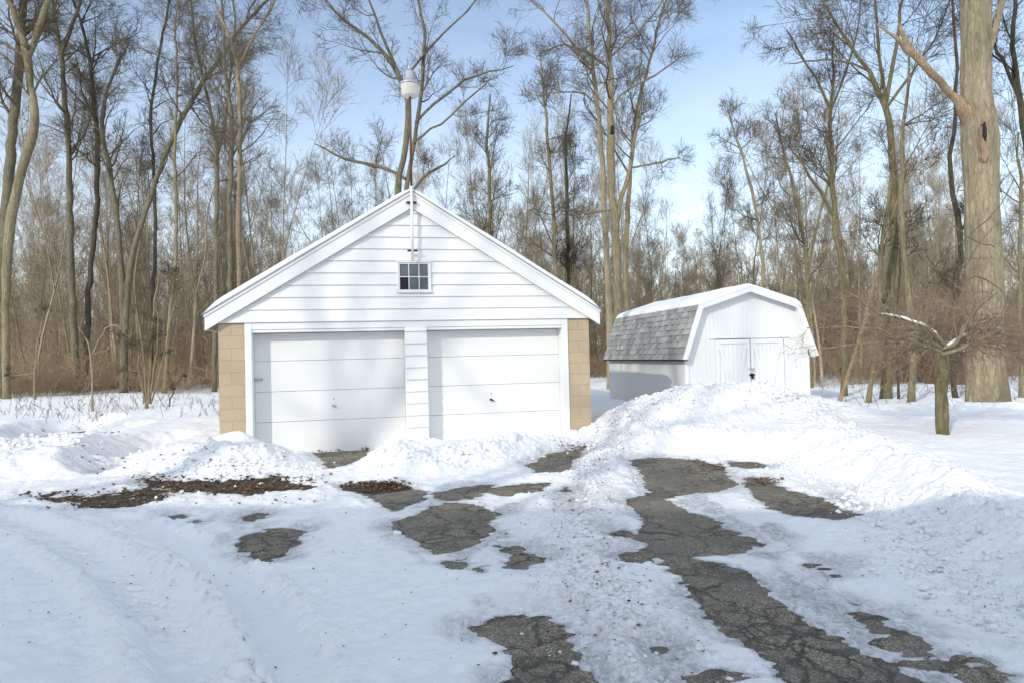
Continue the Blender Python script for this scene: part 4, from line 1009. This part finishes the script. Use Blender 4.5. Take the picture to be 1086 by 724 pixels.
# rake boards
m = MB(); bw = .105
def off(pts, dlt):
    out = []
    c = np.array([W/2, 1.2])
    for i, p in enumerate(pts):
        p = np.array(p); ns = []
        for j in (i-1, i):
            if 0 <= j < len(pts)-1:
                a, b = np.array(pts[j]), np.array(pts[j+1]); dd = (b-a)/np.linalg.norm(b-a); n_ = np.array([dd[1], -dd[0]])
                if np.dot(n_, c-(a+b)/2) < 0: n_ = -n_
                ns.append(n_)
        n_ = sum(ns)/len(ns); n_ = n_/np.linalg.norm(n_); k = dlt/max(.5, np.dot(n_, ns[0])); out.append(tuple(p+n_*k))
    return out
outer = off(SEV, -.012); inn = off(SEV, bw)
inn[0] = (inn[0][0], ZEV-.0); inn[-1] = (inn[-1][0], ZEV-.0)
for i in range(4):
    m.hexa([(outer[i][0], -OV, outer[i][1]), (outer[i+1][0], -OV, outer[i+1][1]), (inn[i+1][0], -OV, inn[i+1][1]), (inn[i][0], -OV, inn[i][1])],
           [(outer[i][0], -OV+.026, outer[i][1]), (outer[i+1][0], -OV+.026, outer[i+1][1]), (inn[i+1][0], -OV+.026, inn[i+1][1]), (inn[i][0], -OV+.026, inn[i][1])])
m.build('rake_board', SHEDW, s_)
# soffit under the overhang
m = MB(); a_ = off(SEV, .045); b_2 = off(SEV, .06)
for i in range(4):
    m.hexa([(a_[i][0], -OV+.028, a_[i][1]), (a_[i+1][0], -OV+.028, a_[i+1][1]), (b_2[i+1][0], -OV+.028, b_2[i+1][1]), (b_2[i][0], -OV+.028, b_2[i][1])],
           [(a_[i][0], -.002, a_[i][1]), (a_[i+1][0], -.002, a_[i+1][1]), (b_2[i+1][0], -.002, b_2[i+1][1]), (b_2[i][0], -.002, b_2[i][1])])
m.build('soffit', SHEDW, s_)
snow_blanket('roof_snow', [(WB-.02, ZBR-.01), (W/2, ZPK+.004), (W-WB+.02, ZBR-.01)], -OV-.01, L+.1, [.12, .085, .10], s_, 6, .13)
m = MB(); m.box(-OS+.0, -.02, -OV+.03, L+.1, ZEV-.035, ZEV-.008); m.build('eave_trim', BLACK, s_)
# double doors
DZ = 1.84; dx0, dx1, dxm = .73, 2.36, 1.545
for a, b, nm in ((dx0, dxm-.012, 0), (dxm+.012, dx1, 1)):
    m = MB(); nbd = 8; w_ = (b-a)/nbd
    for i in range(nbd): m.box(a+i*w_+(.002 if i else 0), a+(i+1)*w_-(.002 if i < nbd-1 else 0), -.022, -.002, .05, DZ)
    d = m.build('door', SHEDW, s_)
    m = MB(); m.box(a, a+.07, -.044, -.0235, .05, DZ); m.box(b-.07, b, -.044, -.0235, .05, DZ); m.box(a+.07, b-.07, -.044, -.0235, DZ-.09, DZ)
    mid = (a+b)/2
    for sx in (-1, 1):
        xt = mid+sx*((b-a)/2-.09); xb_ = mid+sx*.03
        m.hexa([(xt-.035, -.041, DZ-.10), (xt+.035, -.041, DZ-.10), (xb_+.035, -.041, .45), (xb_-.035, -.041, .45)], [(xt-.035, -.0235, DZ-.10), (xt+.035, -.0235, DZ-.10), (xb_+.035, -.0235, .45), (xb_-.035, -.0235, .45)])
    m.build('brace', SHEDW, d)
MB().box(dxm-.013, dxm+.013, -.0015, -.0005, .05, DZ+.02).box(dx0, dxm+.012, -.0015, -.0005, DZ+.001, DZ+.018).build('door_gap', DARKIN, s_)
MB().box(dx0-.16, dx1+.16, -.03, -.002, DZ+.019, DZ+.06).build('door_header', SHEDW, s_, bevel=.003)
m = MB(); m.box(dxm-.07, dxm+.09, -.055, -.037, 1.17, 1.20); m.box(dxm+.03, dxm+.075, -.055, -.037, 1.12, 1.17); m.build('hasp', GALV, s_)
m = MB(); m.box(dxm-.045, dxm+.075, -.062, -.038, 1.025, 1.075); m.tube((dxm+.02, -.06, 1.0), (dxm+.02, -.06, 1.09), .022, 8); m.box(dxm-.0, dxm+.05, -.075, -.045, .965, 1.02); m.build('padlock', BLACK, s_)

# ------------------------------------------------------------------ low house beyond the trees, far right
hx, hy = 24.0, 40.0
def low_house():
    zb = hz(hx, hy)
    e = empty('low_house', (hx, hy, zb), -.05)
    tag(e, 'low grey house with a dark roof glimpsed behind the giant trunk', 'house')
    MB().box(-1.6, 5.5, 0, 7, -.3, 2.15).build('wall', m_paint('grey_house_paint', (.42, .43, .44), .7, .1), e)
    m = MB(); m.prism([(-.4, 2.16), (7.4, 2.16), (3.5, 3.1)], -2.0, 5.9); 
    for v in m.bm.verts: v.co = Vector((v.co.y, v.co.x, v.co.z))
    m.build('roof', SHINGLE, e)
    for a, b in ((.6, 1.5), (3.2, 4.4)):
        w = MB().box(a-.06, b+.06, -.04, -.002, .85, 1.75).build('window', WHITE, e); MB().box(a, b, -.05, -.042, .9, 1.7).build('pane', GLASS, w)
    dd = MB().box(-1.0, 0, -.05, -.002, 0, 2.0).build('door', m_flat('rust_brown_paint', (.22, .09, .045), .7), e)
    MB().box(-.14, -.08, -.08, -.052, .98, 1.04).build('handle', GALV, dd)
low_house()
def lean_to(px, Y, w, h, lab, col):
    x = (px-543)/724*Y; zb = hz(x, Y)
    e = empty('garden_shed', (x, Y, zb)); tag(e, lab, 'shed')
    MB().box(-w/2, w/2, 0, 1.6, -.2, h).build('wall', m_flat('board_'+str(px), col, .8), e)
    MB().hexa([(-w/2-.1, -.15, h+.02), (w/2+.1, -.15, h+.02), (w/2+.1, -.15, h+.2), (-w/2-.1, -.15, h+.2)], [(-w/2-.1, 1.7, h+.2), (w/2+.1, 1.7, h+.2), (w/2+.1, 1.7, h+.38), (-w/2-.1, 1.7, h+.38)]).build('roof', SNOWP, e)
    MB().box(-.4, .4, -.03, -.002, 0, h-.25).build('door', m_flat('door_'+str(px), tuple(c*.6 for c in col), .8), e)
lean_to(1016, 32, 1.4, 1.5, 'small brown board shed seen left of the giant trunk foot', (.20, .12, .07))

# ------------------------------------------------------------------ house behind the photographer, whose shade lies on the drive, and trees shading the garage
def house_behind():
    e = empty('house', (-1.0, -3.6, 0), R(-8))
    tag(e, 'white two-storey house behind the viewpoint, shading the near driveway', 'house')
    z1 = 4.3
    MB().box(-13, 13, -8, 0, -.3, z1).build('wall', WHITE, e)
    m = MB(); m.prism([(-8.4, z1+.003), (.4, z1+.003), (-1.2, z1+1.55), (-6.8, z1+1.55)], -13.4, 13.4)
    for v in m.bm.verts: v.co = Vector((v.co.y, v.co.x, v.co.z))
    m.build('roof', SHINGLE, e)
    m = MB().box(3.0, 3.9, -3.2, -2.4, z1+1.0, z1+2.2).build('chimney', BLOCK, e)
    for xw in (-10, -6.5, -2, 2.5, 6.5, 10):
        w = MB().box(xw-.6, xw+.6, .002, .04, 1.0, 2.4).build('window', WHITE2, e); MB().box(xw-.52, xw+.52, .042, .05, 1.08, 2.32).build('pane', GLASS, w)
house_behind()
def shade_tree(x, y, H, seed, label):
    rng = np.random.RandomState(seed); e = empty('bare_tree', (x, y, .3)); tag(e, label, 'tree')
    pts = [(0, 0, -.3)]; a = b = 0
    for s in range(1, 8): a += rng.randn()*.25; b += rng.randn()*.25; pts.append((a, b, H*s/7))
    P, Rr = resample(pts, [.26, .2, .17, .15, .12, .09, .06, .02], 30)
    tr = [stem_tubes(P, Rr, 10, rng)]; st = [(P, Rr, .35)]
    for k in range(4):
        i = rng.randint(10, 20); dd = np.array([rng.randn()*.6, rng.randn()*.6, 1.0]); dd /= np.linalg.norm(dd)
        q_ = [P[i]+dd*H*.5*f+rng.randn(3)*.2*(f > 0) for f in (0, .3, .6, 1)]
        P2, R2 = resample(q_, [Rr[i]*.7, Rr[i]*.55, Rr[i]*.35, .02], 16); tr.append(stem_tubes(P2, R2, 8, rng)); st.append((P2, R2, .2))
    v, q = join(tr); link('trunk', np_mesh('trunk', v, q), BK['grey'], e)
    v, q = join(crown_parts(rng, st, .22, L1=3.6, ang=.8, up=.08, rmin=.006, deep=False)); link('crown', np_mesh('crown', v, q), BK['grey'], e)
shade_tree(-21.8, -15.0, 21, 61, 'tall bare tree behind the viewpoint whose branches shade the garage front')
shade_tree(-16.0, -17.5, 20, 62, 'second bare tree behind the viewpoint, shading the shed and the snow heap')
shade_tree(-12.5, -9.8, 17, 64, 'bare tree by the house corner behind the viewpoint, shading the right snow field')

# ------------------------------------------------------------------ snow clods, leaf litter, twigs
def scatter_clods():
    rng = np.random.RandomState(12); bm = bmesh.new(); bmesh.ops.create_icosphere(bm, subdivisions=2, radius=1); 
    base = np.array([v.co[:] for v in bm.verts]); fc = np.array([[v.index for v in f.verts] for f in bm.faces]); bm.free()
    pts = []
    def along(line, n, w, r0, r1, h=0.0):
        P = np.array(PX(line, h)); 
        for _ in range(n):
            i = rng.randint(len(P)-1); t = rng.rand(); p = P[i]*(1-t)+P[i+1]*t+rng.randn(2)*w
            pts.append((p[0], p[1], r0+(r1-r0)*rng.rand()**3.0))
    along([(655, 466), (632, 500), (612, 545), (628, 610), (665, 680), (700, 760)], 500, .28, .005, .020)
    along([(830, 490), (905, 520), (960, 566), (1020, 616), (1100, 680)], 1300, .24, .006, .034)
    along([(640, 470), (700, 462), (780, 455), (860, 462)], 800, .4, .008, .04)
    along([(400, 500), (470, 500), (560, 488)], 420, .2, .006, .03)
    along([(170, 503), (250, 505), (330, 495)], 420, .2, .006, .03)
    along([(-10, 495), (60, 492), (140, 490)], 350, .45, .008, .045)
    along([(640, 445), (720, 425), (790, 415), (850, 430)], 500, .3, .01, .045, .6)
    along([(90, 536), (200, 524), (330, 508)], 70, .1, .01, .035)
    for (a, b) in ((421, 566), (895, 548), (745, 600), (612, 612)): p = G(a, b); pts.append((p[0], p[1], .03))
    Vs, Fs, o = [], [], 0
    for x, y, r in pts:
        z = gz(x, y)
        if z < 0: 
            if rng.rand() < .8: continue
            z = 0
        n_ = 1+.24*rng.randn(len(base), 1)
        sc = r*np.array([1, 1, .75])*(.7+.6*rng.rand(3))
        Vs.append(base*n_*sc+[x, y, z+r*.1]); Fs.append(fc+o); o += len(base)
    me = np_mesh('snow_clods', np.concatenate(Vs), np.concatenate(Fs), 3)
    tag(link('snow_clods', me, SNOWP), 'loose lumps and crumbs of ploughed snow along the banks', 'snow clods', kind='stuff')
scatter_clods()
def leaves():
    rng = np.random.RandomState(4); Vs, Fs = [], []; o = 0
    def put(x, y, r):
        nonlocal o
        z = max(gz(x, y), .006)+.004
        a = rng.rand()*6.28; n = 6; ti = rng.randn(2)*.5; v = []
        for k in range(n):
            t = a+k*2*math.pi/n; rr = r*(.45+.65*rng.rand()); dx, dy = math.cos(t)*rr*1.3, math.sin(t)*rr*.8
            v.append((x+dx, y+dy, z+.25*r+abs(dx*ti[0]+dy*ti[1])+rng.rand()*r*.3))
        v.append((x, y, z+.05*r)); Vs.extend(v)
        for k in range(n): Fs.append((o+k, o+(k+1) % n, o+n))
        o += n+1
    def inpoly(poly, n, r, w=.06):
        P = PX(poly); A = np.array(P); lo, hi = A.min(0), A.max(0); c = 0
        while c < n:
            q = lo+(hi-lo)*rng.rand(2)
            if sdpoly(q[:1], q[1:], P)[0] < w: put(q[0]+rng.randn()*.03, q[1]+rng.randn()*.03, r*(.5+rng.rand())); c += 1
    inpoly(HOLES[1], 380, .024); inpoly(HOLES[2], 170, .024); inpoly([(362, 514), (400, 511), (436, 513), (430, 519), (395, 522)], 170, .024)
    inpoly([(330, 477), (392, 473), (392, 478), (340, 480)], 60, .022); inpoly([(735, 489), (765, 494), (760, 499), (740, 494)], 60, .02); inpoly([(803, 508), (828, 510), (828, 514), (805, 513)], 60, .02)
    inpoly([(25, 455), (110, 455), (125, 480), (30, 490)], 90, .026); inpoly([(590, 476), (622, 472), (612, 480)], 40, .02)
    inpoly([(60, 490), (350, 498), (350, 536), (60, 548)], 150, .022)
    for _ in range(330): 
        p = G(rng.uniform(0, 1080), 724-rng.rand()**.7*215); put(p[0], p[1], rng.uniform(.003, .010))
    wr = PX([(655, 470), (640, 485), (622, 500), (606, 530), (600, 560), (625, 610), (665, 690)])
    for _ in range(260):
        i = rng.randint(len(wr)-1); t = rng.rand(); put(wr[i][0]*(1-t)+wr[i+1][0]*t+rng.randn()*.22, wr[i][1]*(1-t)+wr[i+1][1]*t+rng.randn()*.2, rng.uniform(.005, .016))
    me = np_mesh('fallen_leaves', np.array(Vs), np.array(Fs), 3); me.polygons.foreach_set('use_smooth', np.zeros(len(me.polygons), bool))
    tag(link('fallen_leaves', me, LEAF), 'dry brown leaves littering the bare patches and the snow', 'leaves', kind='stuff')
leaves()
def dry_weeds():
    rng = np.random.RandomState(14); N = 330
    px = rng.uniform(0, 235, N); Y = rng.uniform(16, 27, N); px[230:] = rng.uniform(870, 1086, 100); Y[230:] = rng.uniform(14, 26, 100)
    x = (px-543)/724*Y; z = smooth_h(x, Y); S = 5
    P = np.empty((N, S, 3)); P[:, 0] = np.stack([x, Y, z-.05], 1); d = np.stack([rng.randn(N)*.3, rng.randn(N)*.3, np.ones(N)], 1); L = .15+.45*rng.rand(N)**2
    for s in range(1, S): d = d+rng.randn(N, 3)*.16; d /= np.linalg.norm(d, axis=1, keepdims=True); P[:, s] = P[:, s-1]+d*(L/(S-1))[:, None]
    Rr = np.full((N, S), .006); A, RA = grow(rng, P, Rr, [3]*N, .3, 1, .7, .18, .8, 3, .15, .05, .004, .6)
    v, q = join([tubes(P, Rr, 3), tubes(A, RA, 3)]); tag(link('dry_weeds', np_mesh('dry_weeds', v, q), BK['tan']), 'thin dry weed stalks poking through the snow before the wood', 'weeds', kind='stuff')
dry_weeds()

# ------------------------------------------------------------------ light, sky, camera
sun = bpy.data.lights.new('sun', 'SUN'); sun.energy = 2.05; sun.angle = R(.55); sun.color = (1, .94, .80)
so = bpy.data.objects.new('sun', sun); COL.objects.link(so)
so.rotation_euler = Vector(TOSUN).to_track_quat('Z', 'Y').to_euler(); so.location = (-10, -15, 12)
wd = bpy.data.worlds.new('World'); SC.world = wd; wd.use_nodes = True; nt = wd.node_tree
bg = nt.nodes['Background']; sky = nt.nodes.new('ShaderNodeTexSky'); sky.sky_type = 'NISHITA'; sky.sun_disc = False
sky.sun_elevation = SUN_EL; sky.sun_rotation = math.pi+SUN_AZ; sky.air_density = 1.0; sky.dust_density = .8; sky.ozone_density = .5; sky.altitude = 200
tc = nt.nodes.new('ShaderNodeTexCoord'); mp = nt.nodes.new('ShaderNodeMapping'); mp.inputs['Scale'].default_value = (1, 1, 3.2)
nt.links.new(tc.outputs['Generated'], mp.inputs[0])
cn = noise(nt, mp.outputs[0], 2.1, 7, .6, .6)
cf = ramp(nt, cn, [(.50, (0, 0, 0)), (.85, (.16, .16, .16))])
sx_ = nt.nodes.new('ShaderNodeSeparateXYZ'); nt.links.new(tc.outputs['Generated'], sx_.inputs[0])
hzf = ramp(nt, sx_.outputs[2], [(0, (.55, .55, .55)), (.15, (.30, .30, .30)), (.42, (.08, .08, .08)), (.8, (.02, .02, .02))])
south_fill = ramp(nt, mathn(nt, 'ADD', mathn(nt, 'MULTIPLY', sx_.outputs[1], -.5), .5), [(.35, (0, 0, 0)), (.75, (.75, .75, .75))])   # unseen bright veil added to the sky behind the camera for neutral fill
cf2 = mathn(nt, 'ADD', mathn(nt, 'ADD', cf, hzf), south_fill, True)
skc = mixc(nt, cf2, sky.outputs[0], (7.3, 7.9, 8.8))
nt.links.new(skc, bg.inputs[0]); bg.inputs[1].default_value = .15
cam = bpy.data.cameras.new('camera'); cam.lens = 24; cam.sensor_width = 36; cam.clip_end = 2000; cam.clip_start = .05
co = bpy.data.objects.new('camera', cam); COL.objects.link(co)
co.matrix_world = Matrix.Translation((0, 0, EYE)) @ Matrix.Rotation(math.pi/2+PITCH, 4, 'X') @ Matrix.Rotation(-ROLL, 4, 'Z')
SC.camera = co
SC.view_settings.view_transform = 'Standard'; SC.view_settings.look = 'None'; SC.view_settings.exposure = 0.45; SC.view_settings.gamma = 1.0
SC.view_settings.use_curve_mapping = False
SC.render.engine = 'CYCLES'; SC.cycles.use_denoising = True
